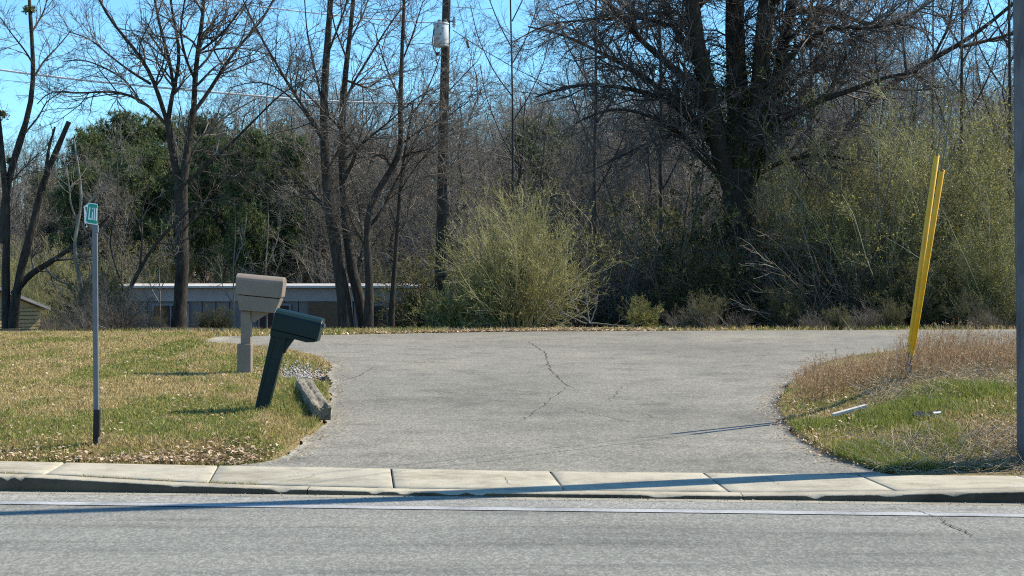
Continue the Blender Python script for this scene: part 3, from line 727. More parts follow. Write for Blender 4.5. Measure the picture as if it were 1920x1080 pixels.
for px, h, lb in ((438, 440, 'thin pale upright stem left of the taupe mailbox'), (300, 470, 'thin pale bare stem left of the forked trunk'), (500, 430, 'thin pale bare stem right of the taupe mailbox')):
    trk = [limb(33.5, 3.2, 1.2, [(px, 618), (px + 1, 560), (px - 2, 500), (px + 4, h), (px + 2, h - 60)])]
    lim = [limb(33.5, 2, 1, [(px, 570), (px - 18, 540), (px - 25, 500)], .3), limb(33.5, 2, 1, [(px, 545), (px + 15, 510), (px + 30, 470)], -.3), limb(33.5, 2, 1, [(px, 500), (px + 20, 450), (px + 25, 400)], .3)]
    hero('thin_sapling', lb, 'sapling', trk, lim, dict(a=(4, .6), b=(4, .35), c=(2, .18)), M['bark_pale'], M['bark_pale'])

D = 33
def cluster(name, lb, trk, lim, lv=lv_std): hero(name, lb, 'tree', trk, lim, lv, M['bark'], M['twig'], 'stems of the clump beside the utility pole')
cluster('leafless_tree', 'thickest sunlit ivy rough stem at the left of the clump near the utility pole',
        [limb(D, 25, 8, [(652, 612), (645, 540), (632, 470), (618, 400), (606, 300), (605, 200), (610, 110), (618, 40), (624, -80)])],
        [limb(D, 7, 2, [(606, 258), (580, 215), (545, 165), (515, 115), (480, 55), (455, 0), (435, -50)], -1), limb(D, 4.5, 1.5, [(606, 265), (560, 195), (520, 160), (480, 150), (430, 165)], .8),
         limb(D, 4, 2, [(605, 200), (590, 130), (575, 60), (570, -20)], 1), limb(D, 5, 2, [(610, 112), (630, 60), (650, 10), (657, -50)], -.5), limb(D, 5, 2, [(620, 405), (575, 350), (530, 300), (490, 280)], .6), limb(D, 4, 2, [(608, 330), (640, 270), (665, 240)], -1)])
cluster('leafless_tree', 'dark curved stem second from the left in the clump near the utility pole',
        [limb(D + .3, 20, 6, [(690, 612), (672, 560), (656, 500), (646, 420), (640, 340), (645, 280), (640, 200), (650, 110), (660, 30), (670, -80)])],
        [limb(D, 5.5, 2, [(641, 205), (660, 160), (690, 110), (720, 60), (765, 0)], .8), limb(D, 5.5, 2, [(645, 300), (690, 260), (730, 230), (770, 190), (812, 165)], -1), limb(D, 8, 2, [(646, 335), (662, 305), (672, 288), (673, 272), (655, 258), (630, 234), (598, 196), (555, 158)], -.8), limb(D, 5, 2, [(648, 150), (690, 165), (715, 145), (735, 140)], .8),
         limb(D, 4, 2, [(655, 80), (680, 30), (700, -30)], 1), limb(D, 4, 2, [(650, 110), (628, 50), (615, -20)], -.6)])
cluster('leafless_tree', 'crooked dark stem bending right, third from left in the clump near the pole',
        [limb(D - .3, 17, 4, [(690, 612), (694, 540), (690, 470), (687, 430), (692, 385), (712, 345), (735, 318), (752, 292), (755, 268), (748, 235), (752, 190), (754, 100), (757, 0), (760, -70)], 0, 26)],
        [limb(D - .3, 6, 2, [(754, 296), (773, 285), (795, 284), (816, 272)], -.8), limb(D - .3, 5, 2, [(735, 318), (722, 291), (712, 285), (700, 290), (692, 308), (690, 335)], -.6), limb(D, 4, 1.5, [(751, 240), (790, 190), (815, 140), (832, 85)], .6), limb(D, 4, 1.5, [(752, 190), (730, 140), (715, 100), (700, 45)], .5),
         limb(D, 3.5, 1.5, [(756, 110), (775, 60), (792, 5)], -.5), limb(D, 7, 2, [(688, 430), (715, 400), (735, 350), (755, 320), (790, 270), (800, 240)], .8), limb(D, 4, 1.5, [(690, 470), (660, 420), (650, 380)], -1), limb(D, 4, 1.5, [(755, 268), (790, 240), (830, 225), (880, 190)], -1)])
cluster('leafless_tree', 'straight slim pale stem nearest the utility pole at the right of the clump',
        [limb(D + .2, 11, 3, [(733, 604), (740, 520), (745, 440), (749, 360), (756, 300), (770, 240), (775, 190)])],
        [limb(D, 4, 1.5, [(752, 330), (775, 270), (800, 220), (840, 170), (895, 115)], 1), limb(D, 3.5, 1.5, [(748, 360), (780, 310), (810, 280), (850, 240)], -1), limb(D, 3, 1.5, [(745, 440), (765, 400), (770, 360)], .6)])

# great oak
D = 38
trk = [limb(D, 70, 64, [(1388, 606), (1386, 520), (1390, 430), (1388, 360), (1384, 315)], 0, 20)]
lim = [limb(D, 40, 22, [(1372, 350), (1345, 265), (1330, 180), (1312, 110), (1300, 40), (1288, -90)], -1.2), limb(D, 46, 30, [(1385, 330), (1384, 220), (1380, 130), (1378, 50), (1380, -90)], .4),
       limb(D, 42, 26, [(1398, 330), (1420, 230), (1430, 130), (1432, 50), (1442, -90)], -.6), limb(D, 34, 16, [(1402, 340), (1440, 255), (1455, 180), (1466, 90), (1482, 20), (1505, -90)], 1),
       limb(D, 18, 5, [(1404, 320), (1440, 243), (1493, 202), (1567, 178), (1613, 163), (1660, 140), (1720, 135)], -1.5), limb(D, 15, 4, [(1456, 175), (1473, 110), (1530, 62), (1570, 43), (1620, 60), (1690, 42)], -1.5),
       limb(D, 13, 4, [(1480, 25), (1530, 12), (1580, 28), (1643, 55), (1700, 35), (1765, -10)], 1.5), limb(D, 10, 3, [(1452, 190), (1497, 140), (1540, 122), (1600, 133), (1650, 155)], 2),
       limb(D, 15, 3, [(1352, 290), (1300, 230), (1260, 190), (1195, 168), (1133, 157), (1075, 158), (1005, 182)], -1.5), limb(D, 15, 3, [(1342, 265), (1280, 200), (1200, 135), (1110, 90), (1055, 62), (990, 50)], 1.0),
       limb(D, 17, 5, [(1330, 190), (1290, 150), (1240, 110), (1185, 60), (1145, 15), (1100, -40)], -2), limb(D, 20, 7, [(1316, 130), (1270, 60), (1240, 0), (1215, -70)], 1.2),
       limb(D, 8, 2, [(1262, 50), (1205, 33), (1160, 32), (1090, 38), (1020, 45), (960, 80)], -1), limb(D, 10, 3, [(1355, 320), (1290, 260), (1220, 215), (1150, 200), (1080, 230)], -2.2),
       limb(D, 8, 2, [(1362, 345), (1300, 280), (1267, 240), (1187, 282), (1100, 325)], -2), limb(D, 14, 5, [(1300, 40), (1320, -20), (1330, -90)], -1), limb(D, 14, 5, [(1432, 50), (1460, 0), (1470, -80)], -1.5),
       limb(D, 12, 4, [(1405, 335), (1470, 300), (1540, 290), (1600, 300)], -2), limb(D, 9, 3, [(1466, 90), (1520, 30), (1560, -20), (1620, -70)], 1.5)]
ok, oorg, oP = hero('oak_tree', 'great dark oak with a massive trunk and many fanning limbs behind the driveway', 'tree', trk, lim, dict(a=(22, 1.9), b=(11, .85), c=(7, .40), up=.0, up2=-.03, up3=-.05, ang=.85), M['bark_dark'], M['twig_oak'])
# ivy clothing the trunk and lower limbs
PT = np.stack([trk[0][0][::2][:8], lim[0][0][:8], lim[1][0][:8], lim[2][0][:8], lim[3][0][:8], lim[4][0][:8]])
RT = np.stack([trk[0][1][::2][:8], lim[0][1][:8], lim[1][1][:8], lim[2][1][:8], lim[3][1][:8], lim[4][1][:8]])
iv, ir = spawn(PT, RT, 95, 0, 1, .5, 1.4, .02, 4, .35, .1, .004, fall=.2)
iv = np.concatenate([iv + nrm(rng.normal(size=(len(iv), 1, 3))) * .28])
tube_obj('ivy_stems', [(iv, ir * 0 + .004, 3)], M['twig_shrub'], ok, oorg)
leaf_obj('ivy_leaves', leaves(iv, 9, .075, 0, 1, .8, .05), M['leaf_dark'], ok, oorg)

# leaning tree behind the oak and slim straight trunks at the right
D = 43
trk = [limb(D, 20, 6, [(1400, 600), (1450, 480), (1520, 350), (1590, 230), (1650, 172), (1720, 122), (1800, 86), (1850, 50), (1930, -20)], 0, 20)]
lim = [limb(D, 8, 3, [(1800, 88), (1850, 76), (1920, 58), (1980, 20)], .8), limb(D, 6, 2, [(1700, 135), (1692, 70), (1705, 0), (1715, -70)], .8), limb(D, 6, 2, [(1650, 172), (1640, 100), (1652, 30)], -1), limb(D, 6, 2, [(1750, 108), (1780, 50), (1790, -20)], -1), limb(D, 5, 2, [(1660, 165), (1720, 170), (1790, 160)], 1)]
hero('leaning_tree', 'thick trunk leaning diagonally to the upper right behind the oak', 'tree', trk, lim, dict(a=(12, 1.6), b=(7, .75), c=(4, .35)), M['bark_dark'], M['twig_oak'])
for px, D, w, lb in ((1803, 44, 10, 'straight slim trunk above the green shrubs left of the yellow markers top'), (1892, 42, 10, 'slim trunk beside the near pole at the right edge'), (1522, 46, 8, 'slim trunk just right of the oak limbs'),
                     (1610, 50, 7, 'thin trunk crossing the leaning tree'), (1750, 48, 6, 'thin trunk between the leaning tree and straight slim trunk'), (960, 46, 6, 'thin trunk right of the utility pole behind the round bush'), (1120, 44, 9, 'slim dark trunk between round bush and oak'), (1240, 45, 10, 'dark trunk close to the left of the oak')):
    tw = rng.normal(size=6) * 3
    trk = [limb(D, w, w * .4, [(px + tw[0], 600), (px + tw[1], 450), (px + tw[2], 300), (px, 180), (px + tw[4], 60), (px + tw[5], -90)])]
    lim = [limb(D, w * .4, 1.5, [(px, y0), (px + s * 25, y0 - 45), (px + s * 50, y0 - 110), (px + s * 60, y0 - 170)], s * rng.uniform(-1, 1)) for y0, s in ((360, 1), (290, -1), (230, 1.2), (180, -1.3), (120, 1), (90, -1), (40, .9))]
    hero('slim_tree', lb, 'tree', trk, lim, dict(a=(8, 1.3), b=(5, .65), c=(4, .3)), M['bark_far'], M['twig_oak'], 'slim trees around the oak')

# ------------------------------------------------------------------ shrubs
def shrub_proto(seed, name, H, spread, ns, a, b, leafn, leafs, tm, lm, arch=-.03, stem_r=.016, flat=1.0):
    global rng
    keep = rng; rng = np.random.default_rng(seed)
    az = rng.uniform(0, 6.28, ns); tilt = np.abs(rng.normal(size=ns)) * .5 * spread; tilt = np.minimum(tilt, 1.25)
    p0 = np.c_[np.cos(az), np.sin(az) * flat, az * 0] * (np.sqrt(rng.random(ns)) * .28 * spread * H * .5)[:, None]
    d = np.c_[np.cos(az) * np.sin(tilt), np.sin(az) * np.sin(tilt) * flat, np.cos(tilt)]
    l = H * rng.uniform(.45, 1.15, ns) * (1 - .25 * (tilt / 1.25)); k = 8; out = [p0 - np.array([0, 0, .15])]
    for _ in range(k - 1):
        d = nrm(d + .09 * rng.normal(size=(ns, 3)) + np.array([0, 0, arch])); out.append(out[-1] + d * (l / (k - 1))[:, None])
    P = np.stack(out, 1); R = stem_r * rng.uniform(.6, 1.3, (ns, 1)) * np.linspace(1, .25, k)[None]
    P1, R1 = spawn(P, R, a[0], .15, 1, a[1], .6, .5, 5, .16, .05, .004, .4)
    P2, R2 = spawn(P1, R1, b[0], .1, 1, b[1], .6, .7, 4, .2, .04, .0028, .5)
    t = empty(name, (0, 0, 0))
    tube_obj('stems', [(P, R, 5)], tm, t); tube_obj('twigs', [(P1, R1, 3), (P2, R2, 3)], tm, t)
    if leafn: leaf_obj('leaves', leaves(P2, leafn, leafs, .05, 1, .5, .012), lm, t)
    rng = keep
    return t
def place(o, px, D, s, rz, lb, cat, group=None, sx=None, py=None):
    x = (px - HX) / F * D; o.location = (x, D, Z(x, D)); o.scale = ((sx or s), (sx or s), s); o.rotation_euler = (0, 0, rz)
    return tag(o, lb, cat, group)
# the big upright bush beside the pole
bush = shrub_proto(21, 'round_bush', 3.0, .92, 165, (11, .85), (5, .38), 3, .036, M['twig_shrub'], M['leaf_yg'])
place(bush, 968, 32.6, .95, .4, 'big yellow green bush fanning up from the far edge of the driveway', 'bush', None, .92)
skirt = shrub_proto(22, 'small_bush', 1.5, 1.25, 55, (9, .5), (5, .26), 5, .045, M['twig_shrub'], M['leaf_yg'])
place(skirt, 866, 32.3, .82, 0, 'smaller pale leaved bush at the foot of the utility pole', 'bush')
# tall privet thicket at the right
pv = [shrub_proto(31 + k, 'tall_shrub', 5.0, .62, 60, (14, 1.2), (7, .5), 3, .05, M['twig_shrub'], (M['leaf_olive'] if k == 0 else M['leaf_yg']), -.015, .02) for k in range(2)]
dk = [shrub_proto(41 + k, 'dark_shrub', 2.6, 1.0, 50, (10, .8), (5, .36), 6, .06, M['twig_brush'], M['leaf_dark'], -.03) for k in range(2)]
un = [shrub_proto(51 + k, 'bare_shrub', 2.4, 1.35, 30, (9, .8), (5, .4), 0, .05, M['twig_brush'], None, -.03) for k in range(2)]
firsts = set()
def put(p, *a, **kw):
    o = p if p.name not in firsts else copy_tree(p); firsts.add(p.name); return place(o, *a, **kw)
G1 = 'tall twiggy shrubs of the thicket at the right'
for px, D, s, k, lb in ((1500, 37.5, .80, 0, 'olive green tall shrub right against the oak trunk'), (1585, 37, .88, 0, 'olive tall shrub under the diagonal leaning trunk'), (1660, 36, 1.0, 1, 'yellow green tall shrub left of the yellow marker poles'),
                        (1745, 37.5, 1.10, 0, 'tallest olive shrub behind the yellow marker poles'), (1835, 36.5, 1.0, 0, 'olive tall shrub between marker poles and near pole'), (1905, 37.5, .95, 1, 'yellow green tall shrub partly hidden by the near pole'),
                        (1855, 33.8, .58, 1, 'bright yellow green shrub low beside the near pole'), (1470, 41, .7, 0, 'dim olive shrub just behind the oak trunk'), (1620, 42, 1.0, 0, 'dim olive shrub set back between oak and marker poles'), (1800, 42, 1.15, 0, 'dim olive shrub set back behind the tallest shrub')):
    put(pv[k], px, D, s, px * .01, lb, 'shrub', G1)
o = copy_tree(skirt); place(o, 1203, 34.2, .5, 1.2, 'sunlit golden small shrub in the gap left of the oak', 'shrub')
for k, (px, D, sc_) in enumerate(((1265, 38.5, 1.5), (1325, 37.4, 1.35), (1340, 39, 1.9), (1430, 37.2, 1.25), (1290, 41, 2.0), (1410, 40, 1.9), (1150, 41, 1.4))):
    put((dk[0], un[0], un[1])[k % 3] if k < 6 else dk[0], px, D, sc_, k * 1.1, ('tall dark viny brush crowding the oak trunk' if k < 6 else 'tall dark shrub between the big bush and the golden shrub'), 'shrub', 'dark viny shrubs round the oak foot' if k < 6 else None)
G2 = 'dark shrubs along the wood edge'
G3 = 'bare brush along the wood edge'
LD = 'dark leaved shrub in the shade along the wood edge'; LU = 'tangled leafless brush along the wood edge'
sr = np.random.default_rng(5)
for k in range(46):
    px = sr.uniform(1130, 1960) if k < 34 else sr.uniform(800, 1150); D = sr.uniform(34, 41) if k < 24 else sr.uniform(38, 47)
    if 1165 < px < 1240 and D < 42: continue
    put(dk[k % 2], px, D, sr.uniform(.35, .8) if D < 37 else sr.uniform(.7, 1.25), sr.uniform(0, 6), LD, 'shrub', G2)
for k in range(60):
    px = sr.uniform(150, 225) if k < 14 else sr.uniform(85, 140) if k < 18 else sr.uniform(215, 330) if k < 26 else sr.uniform(330, 1900); D = sr.uniform(29.5, 36) if k < 26 else sr.uniform(46, 56) if px < 850 else sr.uniform(36, 50)
    s = sr.uniform(.13, .22) if 14 <= k < 26 else sr.uniform(.25, .55) if k < 26 else sr.uniform(1.0, 1.8)
    put(un[k % 2], px, D, s, sr.uniform(0, 6), LU, 'brush', G3)
for k in range(20):
    px = sr.uniform(1245, 1960); D = float(yfar((px - HX) / F * 32)) + sr.uniform(.5, 1.6)
    put((un[1], un[0], dk[1])[k % 3], px, D, sr.uniform(.14, .3), sr.uniform(0, 6), 'low tangled shrub hugging the far edge of the asphalt', 'shrub', 'low shrubs along the far asphalt edge')
for k, px in enumerate((175, 205, 290, 185, 190, 235, 385, 415)):
    put(dk[k % 2], px, sr.uniform(31, 35) if px < 330 else 35.5, sr.uniform(.15, .24) if px > 190 else sr.uniform(.35, .65), sr.uniform(0, 6), LD, 'shrub', G2)
for k, (px, D, s) in enumerate(((210, 46, .55), (130, 44, .62), (60, 44, .6), (300, 58, .8), (450, 58, .8), (700, 56, .75), (0, 56, .8), (580, 60, .9), (900, 50, .6), (790, 48, .55), (20, 46, .6), (110, 41, .4), (170, 39, .42), (262, 42, .16))):
    put(pv[0], px, D, s, k, 'dim olive shrub half hidden in the wood behind the lawn', 'shrub', 'olive shrubs in the wood at the left')

# ------------------------------------------------------------------ poles, wires
M['polewood'] = bark('pole_wood', (0.035, 0.028, 0.022), (0.095, 0.076, 0.058), 5)
M['polegrey'] = bark('near_pole_wood', (0.10, 0.095, 0.10), (0.20, 0.195, 0.20), 5)
M['alu'] = plain('aluminium', (0.85, 0.86, 0.86), .4, .5, 0, .08, bmp=0)
M['tank'] = plain('tank_grey', (0.60, 0.63, 0.63), .45, .4, 0, .15, 6, 0)
M['blackrub'] = plain('black_rubber', (0.02, 0.02, 0.02), .5, .4, bmp=0)
M['porcelain'] = plain('porcelain', (0.35, 0.36, 0.38), .3, .5, bmp=0)
M['galv'] = plain('galvanised', (0.15, 0.16, 0.17), .55, .4, .2, .25, 30, .05)
D = 35.0
pb = at(822, 560, D); pb.z = Z(pb.x, D); ptop = at(842, -190, D)
up_ = empty('utility_pole', pb, 0, 'brown wooden utility pole carrying a transformer beside the bush', 'utility pole')
q, r = resample(np.array([pb - Vector((0, 0, .5)), (pb + ptop) / 2, ptop]), [.118, .104, .08], 12)
tube_obj('pole', [(q[None], knobbly(q, r, .01)[None], 18)], M['polewood'], up_, pb)
def wire_tube(name, pts, rad, mat, parent, org, k=24, sd=6):
    q, r = resample(np.array(pts), [rad] * len(pts), k); return tube_obj(name, [(q[None], r[None], sd)], mat, parent, org)
wire_tube('ground_wire', [at(834, 10, D - .10), at(833, 200, D - .115), at(830, 400, D - .12), at(826, 590, D - .125)], .006, M['blackrub'], up_, pb)
b = MB(); c = at(851, 42, D) - pb; b.cyl(c + Vector((0, -.02, -.11)), c + Vector((.01, -.02, .12)), .03, .026, 12)
for dz in (-.05, 0, .05): b.cyl(c + Vector((0, -.02, dz - .006)), c + Vector((0, -.02, dz + .006)), .045, .045, 12)
b.build('fuse_cutout', M['porcelain'], up_)
b = MB(); b.box(at(843, 40, D) - pb, (.16, .03, .03)); b.build('bracket', M['galv'], up_)
b = MB(); c = at(808, 194, D - .05) - pb
for dz in (-.04, .0, .04): b.cyl(c + Vector((0, -.02, dz - .015)), c + Vector((0, -.02, dz + .015)), .05, .035, 12)
b.cyl(c + Vector((0, -.02, 0)), at(826, 194, D - .05) - pb, .012, .012, 8); b.build('spool_insulator', M['blackrub'], up_)
b = MB(); c = at(820, 101, D - .1) - pb; b.cyl(c + Vector((-.04, 0, 0)), c + Vector((.05, 0, 0)), .045, .035, 10); b.build('clamp', M['blackrub'], up_)
b = MB(); b.cyl(at(824, 211, D - .001) - pb, at(841, 212, D - .001) - pb, .118, .118, 20); 
bmesh.ops.delete(b.bm, geom=b.bm.verts[:], context='VERTS')
a_ = np.linspace(0, 2 * np.pi, 25); pc = np.array(at(832, 211, D)); q = np.stack([pc[0] + .126 * np.cos(a_), pc[1] + .126 * np.sin(a_), pc[2] + 0 * a_], 1)
tube_obj('band', [(q[None], np.full((1, 25), .012), 6)], M['alu'], up_, pb)
# transformer
tc = at(827, 88, D - .22); tz = at(827, 46, D - .22).z
tr = empty('transformer', tc, 0, 'pale grey cylindrical transformer hung on the utility pole', 'transformer')
hgt = tz - tc.z; rT = .165
b = MB(); b.cyl((0, 0, 0.02), (0, 0, hgt), rT, rT, 28); b.cyl((0, 0, 0), (0, 0, .02), rT * .93, rT, 28); b.build('tank', M['tank'], tr, True, .006)
b = MB(); b.cyl((0, 0, hgt), (0, 0, hgt + .03), rT + .012, rT + .008, 28); b.build('lid', M['tank'], tr, False, .004)
for sx in (-.04, .1):
    b = MB(); b.cyl((sx, -.02, hgt + .03), (sx, -.02, hgt + .11), .03, .018, 12); b.cyl((sx, -.02, hgt + .06), (sx, -.02, hgt + .07), .045, .045, 12); b.build('bushing', M['porcelain'], tr)
for sx, sz in ((-.05, .16), (.0, .26), (-.06, hgt - .06), (.05, hgt - .1)):
    b = MB(); b.cyl((sx, -rT * .92, sz), (sx, -rT - .03, sz), .018, .014, 10); b.build('terminal', M['galv'], tr)
b = MB(); b.box((.05, rT + .03, hgt * .75), (.08, .1, .05)); b.box((.05, rT + .03, hgt * .25), (.08, .1, .05)); b.build('hanger', M['galv'], tr)
wire_tube('lead_cable', [np.array((-.15, -.09, hgt - .1)), np.array((-.19, -.08, .1)), np.array((-.16, -.02, -.06)), np.array((-.07, .05, -.16))], .012, M['blackrub'], tr, None, 12)

def wire(label, pts, D0, D1, rad, mat, name='power_line'):
    pts = np.array(pts, float); u = np.abs(pts[:, 0] - pts[0, 0]); u = u / u[-1] if u[-1] > 60 else np.linspace(0, 1, len(pts))
    p = [at(a, b, D0 + (D1 - D0) * t) for (a, b), t in zip(pts, u)]
    q, r = resample(np.array(p), [rad] * len(p), 40)
    o = tube_obj(name, [(q[None], r[None], 6)], mat, None); return tag(o, label, 'wire')
wire('thick bright cable running left from the insulator low on the utility pole', [(808, 195), (640, 191), (560, 187), (450, 177), (330, 167), (170, 152), (60, 139), (0, 131), (-300, 85)], 35, 33, .024, M['alu'])
wire('bright cable running left from the top of the transformer', [(818, 43), (730, 38), (640, 30), (530, 18), (420, 3), (300, -18), (0, -80), (-300, -150)], 35, 33, .015, M['alu'])
wire('thin faint wire between the two bright cables at the left', [(822, 184), (600, 153), (413, 121), (300, 99), (150, 72), (0, 43), (-300, -20)], 35, 33, .006, M['alu'])
wire('thin faint wire just below the thick bright cable', [(824, 211), (640, 205), (500, 194), (330, 183), (150, 164), (0, 150), (-300, 110)], 35, 33, .005, M['alu'])
wire('dark service wire dropping right from the utility pole towards the oak', [(850, 57), (900, 90), (960, 125), (1000, 146), (1060, 174), (1150, 212), (1300, 270), (1450, 320)], 35, 47, .009, M['blackrub'], 'service_wire')
gw = empty('guy_wire', at(852, -20, 35), 0, 'thin dark guy wire slanting down right of the transformer', 'wire')
wire_tube('strand', [at(838, -75, 35), at(868, 45, 35), at(880, 95, 35), at(895, 150, 35.3), at(925, 260, 36), at(1000, 520, 37.5)], .006, M['blackrub'], gw, at(852, -20, 35))
b = MB(); o_ = at(852, -20, 35); b.cyl(at(875, 76, 34.99) - o_, at(879, 90, 34.99) - o_, .028, .028, 10); b.build('strain_insulator', M['blackrub'], gw)

# near pole at the right edge
D = 12.35; nb = Vector(((1948 - HX) / F * D, D, 0)); nb.z = Z(nb.x, D)
ntop = Vector((nb.x + .08, D + .8, 9.2))
npo = empty('near_pole', nb, 0, 'grey weathered wooden pole cut by the right edge of the picture', 'utility pole')
q, r = resample(np.array([nb - Vector((0, 0, .4)), (nb + ntop) / 2, ntop]), [.155, .12, .08], 26)
tube_obj('pole', [(q[None], knobbly(q, r, .008)[None], 28)], M['polegrey'], npo, nb)
# guy anchor, strands and yellow guards
M['yellow'] = plain('yellow_plastic', (0.86, 0.42, 0.012), .45, .4, 0, .25, 6, .03)
M['yellow_olive'] = plain('shaded_yellow_plastic', (0.80, 0.47, 0.04), .5, .4, 0, .25, 6, .03)  # taller guard: its shaded olive look is put into the base colour
M['rust'] = plain('rusty_steel', (0.10, 0.075, 0.06), .7, .4, .3, .4, 40, .2)
an = hit(1700, 712)
ga = empty('guy_anchor', an, 0, 'rusty anchor eye rising from the weeds under the yellow guards', 'anchor')
eye = at(1703, 690, an.y) - an
b = MB(); b.cyl((-.03, 0, -.15), eye + Vector((0, 0, -.04)), .011, .011, 10); b.build('rod', M['rust'], ga)
a_ = np.linspace(0, 2 * np.pi, 17); q = np.stack([eye.x + .03 * np.cos(a_), eye.y + 0 * a_, eye.z + .042 * np.sin(a_)], 1)
tube_obj('eye', [(q[None], np.full((1, 17), .011), 8)], M['galv'], ga)
an_w = an + eye
for k, (zt_, dx, gl, mt, lb, s0) in enumerate(((7.2, -.01, 2.2, 'yellow_olive', 'taller yellow guy marker leaning over the dry weeds', .16), (6.4, .02, 2.15, 'yellow', 'shorter orange yellow guy marker just right of the taller one', .12))):
    top = Vector((nb.x + .08 * zt_ / 9.2, D + .05 + .8 * zt_ / 9.2, zt_)); dr_ = (top - an_w).normalized(); st = an_w + Vector((dx, 0, 0.04))
    g_ = empty('guy_marker', an_w, 0, lb, 'guy marker', 'yellow guards on the guy wires')
    wire_tube('strand', [st, top], .006, M['galv'], g_, an_w, 8)
    # split tube: a C section open to one side
    side = dr_.cross(Vector((0, 1, 0))).normalized(); nrm_ = side.cross(dr_).normalized()
    n = 10; aa = np.linspace(math.radians(-150), math.radians(150), n) + math.copysign(math.pi / 2 + (.15 if k else -.15), -nrm_.y); rings = []
    A = st + dr_ * s0; Bp = st + dr_ * (s0 + gl); R_ = .027
    pts = []
    for rad in (R_, R_ - .005):
        for e, f_ in ((A, .8), (A + dr_ * .1, 1.0), (Bp, 1.0)):
            for w in aa: pts.append(np.array(e - an_w + (side * math.cos(w) + nrm_ * math.sin(w)) * rad * f_))
    pts = np.array(pts); i = np.arange(len(pts)).reshape(2, 3, n); fq = []
    for s_ in range(2): fq.append(np.stack([i[s_, :-1, :-1].ravel(), i[s_, :-1, 1:].ravel(), i[s_, 1:, 1:].ravel(), i[s_, 1:, :-1].ravel()], 1))
    for e in (0, 2): fq.append(np.stack([i[0, e, :-1], i[0, e, 1:], i[1, e, 1:], i[1, e, :-1]], 1))
    for e in (0, n - 1): fq.append(np.stack([i[0, :-1, e], i[0, 1:, e], i[1, 1:, e], i[1, :-1, e]], 1))
    link('guard', np_mesh('guard', pts, fq), M[mt], g_, True)

# ------------------------------------------------------------------ street sign
M['signgreen'] = plain('sign_green', (0.0, 0.28, 0.19), .4, .4, 0, .06, 8, 0)
M['signwhite'] = plain('sign_white', (0.78, 0.80, 0.78), .4, .4, 0, .04, 8, 0)
M['blacksleeve'] = plain('black_sleeve', (0.018, 0.018, 0.02), .6, .3, bmp=.05)
sb = hit(181, 836); Ds = sb.y
ss = empty('street_sign', sb, 0, 'grey metal sign post with a bent green street name plate', 'street sign')
ptop_ = at(178, 418, Ds) - sb; pw_ = .040
def sqpost(a, b, w, name, mat, par, dp=.03):
    a, b = Vector(a), Vector(b); m = MB(); ax = Vector((1, 0, 0)); ay = Vector((0, 1, 0))
    m.prism([a + ax * (-w / 2) + ay * (-dp / 2), a + ax * (w / 2) + ay * (-dp / 2), a + ax * (w / 2) + ay * (dp / 2), a + ax * (-w / 2) + ay * (dp / 2)], b - a)
    return m.build(name, mat, par, False, .003)
post = sqpost((0, 0, -.1), ptop_, pw_, 'post', M['galv'], ss)
sl1 = at(182, 768, Ds) - sb
sqpost((0.002, -.006, .07), sl1 + Vector((.002, -.006, 0)), .05, 'sleeve', M['blacksleeve'], ss, .046)
sqpost((-.006, -.006, -.1), (-.006, -.006, .068), .036, 'stub', M['blacksleeve'], ss, .036)
# front blade: slanted plate with rounded corners, its far half bent back behind the post
def S(px, py, d=0.0): return at(px, py, Ds + d) - sb
TL, TR, BR, BL = S(166, 379.5), S(184.0, 382.5), S(183.0, 422), S(160.2, 418.5)
def lerp2(u, v_, off=0.0): return (TL * (1 - u) + TR * u) * (1 - v_) + (BL * (1 - u) + BR * u) * v_ + Vector((0, off, 0))
def plate(m, u0, u1, v0, v1, cu, cv, off, th):
    o = [];
    for k in range(5): a = math.pi / 2 * k / 4; o.append(lerp2(u0 + cu * (1 - math.cos(a)) if 0 else u0 + cu - cu * math.cos(a), v0 + cv - cv * math.sin(a), off))
    o += [lerp2(u1, v0, off), lerp2(u1, v1, off)]
    for k in range(5): a = math.pi / 2 * k / 4; o.append(lerp2(u0 + cu - cu * math.sin(a), v1 - cv + cv * math.cos(a), off))
    m.prism(o, (0, th, 0))
m = MB(); plate(m, 0, 1, 0, 1, .3, .13, -.020, .003); m.build('border', M['signwhite'], ss)
m = MB(); plate(m, .07, 1, .045, .955, .25, .11, -.0226, .002); bl = m.build('name_plate', M['signgreen'], ss)
m = MB()
def bar(u0, u1, v0, v1): m.prism([lerp2(u0, v0, -.0256), lerp2(u1, v0, -.0256), lerp2(u1, v1, -.0256), lerp2(u0, v1, -.0256)], (0, .0024, 0))
bar(.24, .335, .22, .80); bar(.337, .47, .73, .80); bar(.53, .62, .40, .80); bar(.53, .62, .22, .30); bar(.71, .80, .20, .80); bar(.89, .98, .20, .80)
m.build('lettering', M['signwhite'], ss)
m = MB(); m.prism([TR + Vector((0, -.017, 0)), BR + Vector((0, -.017, 0)), BR + Vector((-.10, .26, 0)), TR + Vector((-.10, .26, 0))], (-.003, 0, 0)); m.build('bent_half', M['signgreen'], ss)
m = MB(); m.prism([S(157.2, 386), S(159.6, 386), S(162.0, 424), S(158.6, 426)], (.0, .004, 0)); m.prism([S(158.3, 386.5), S(163.5, 384), S(164.5, 390), S(162, 388)], (0, .02, 0)); m.prism([S(158.6, 417), S(163.5, 424), S(162, 426), S(158.6, 425)], (0, .02, 0)); m.build('bracket', M['alu'], ss)
m = MB(); c = S(181, 424); m.box(c + Vector((-.008, 0, -.02)), (.045, .036, .06)); m.build('clamp', M['galv'], ss)

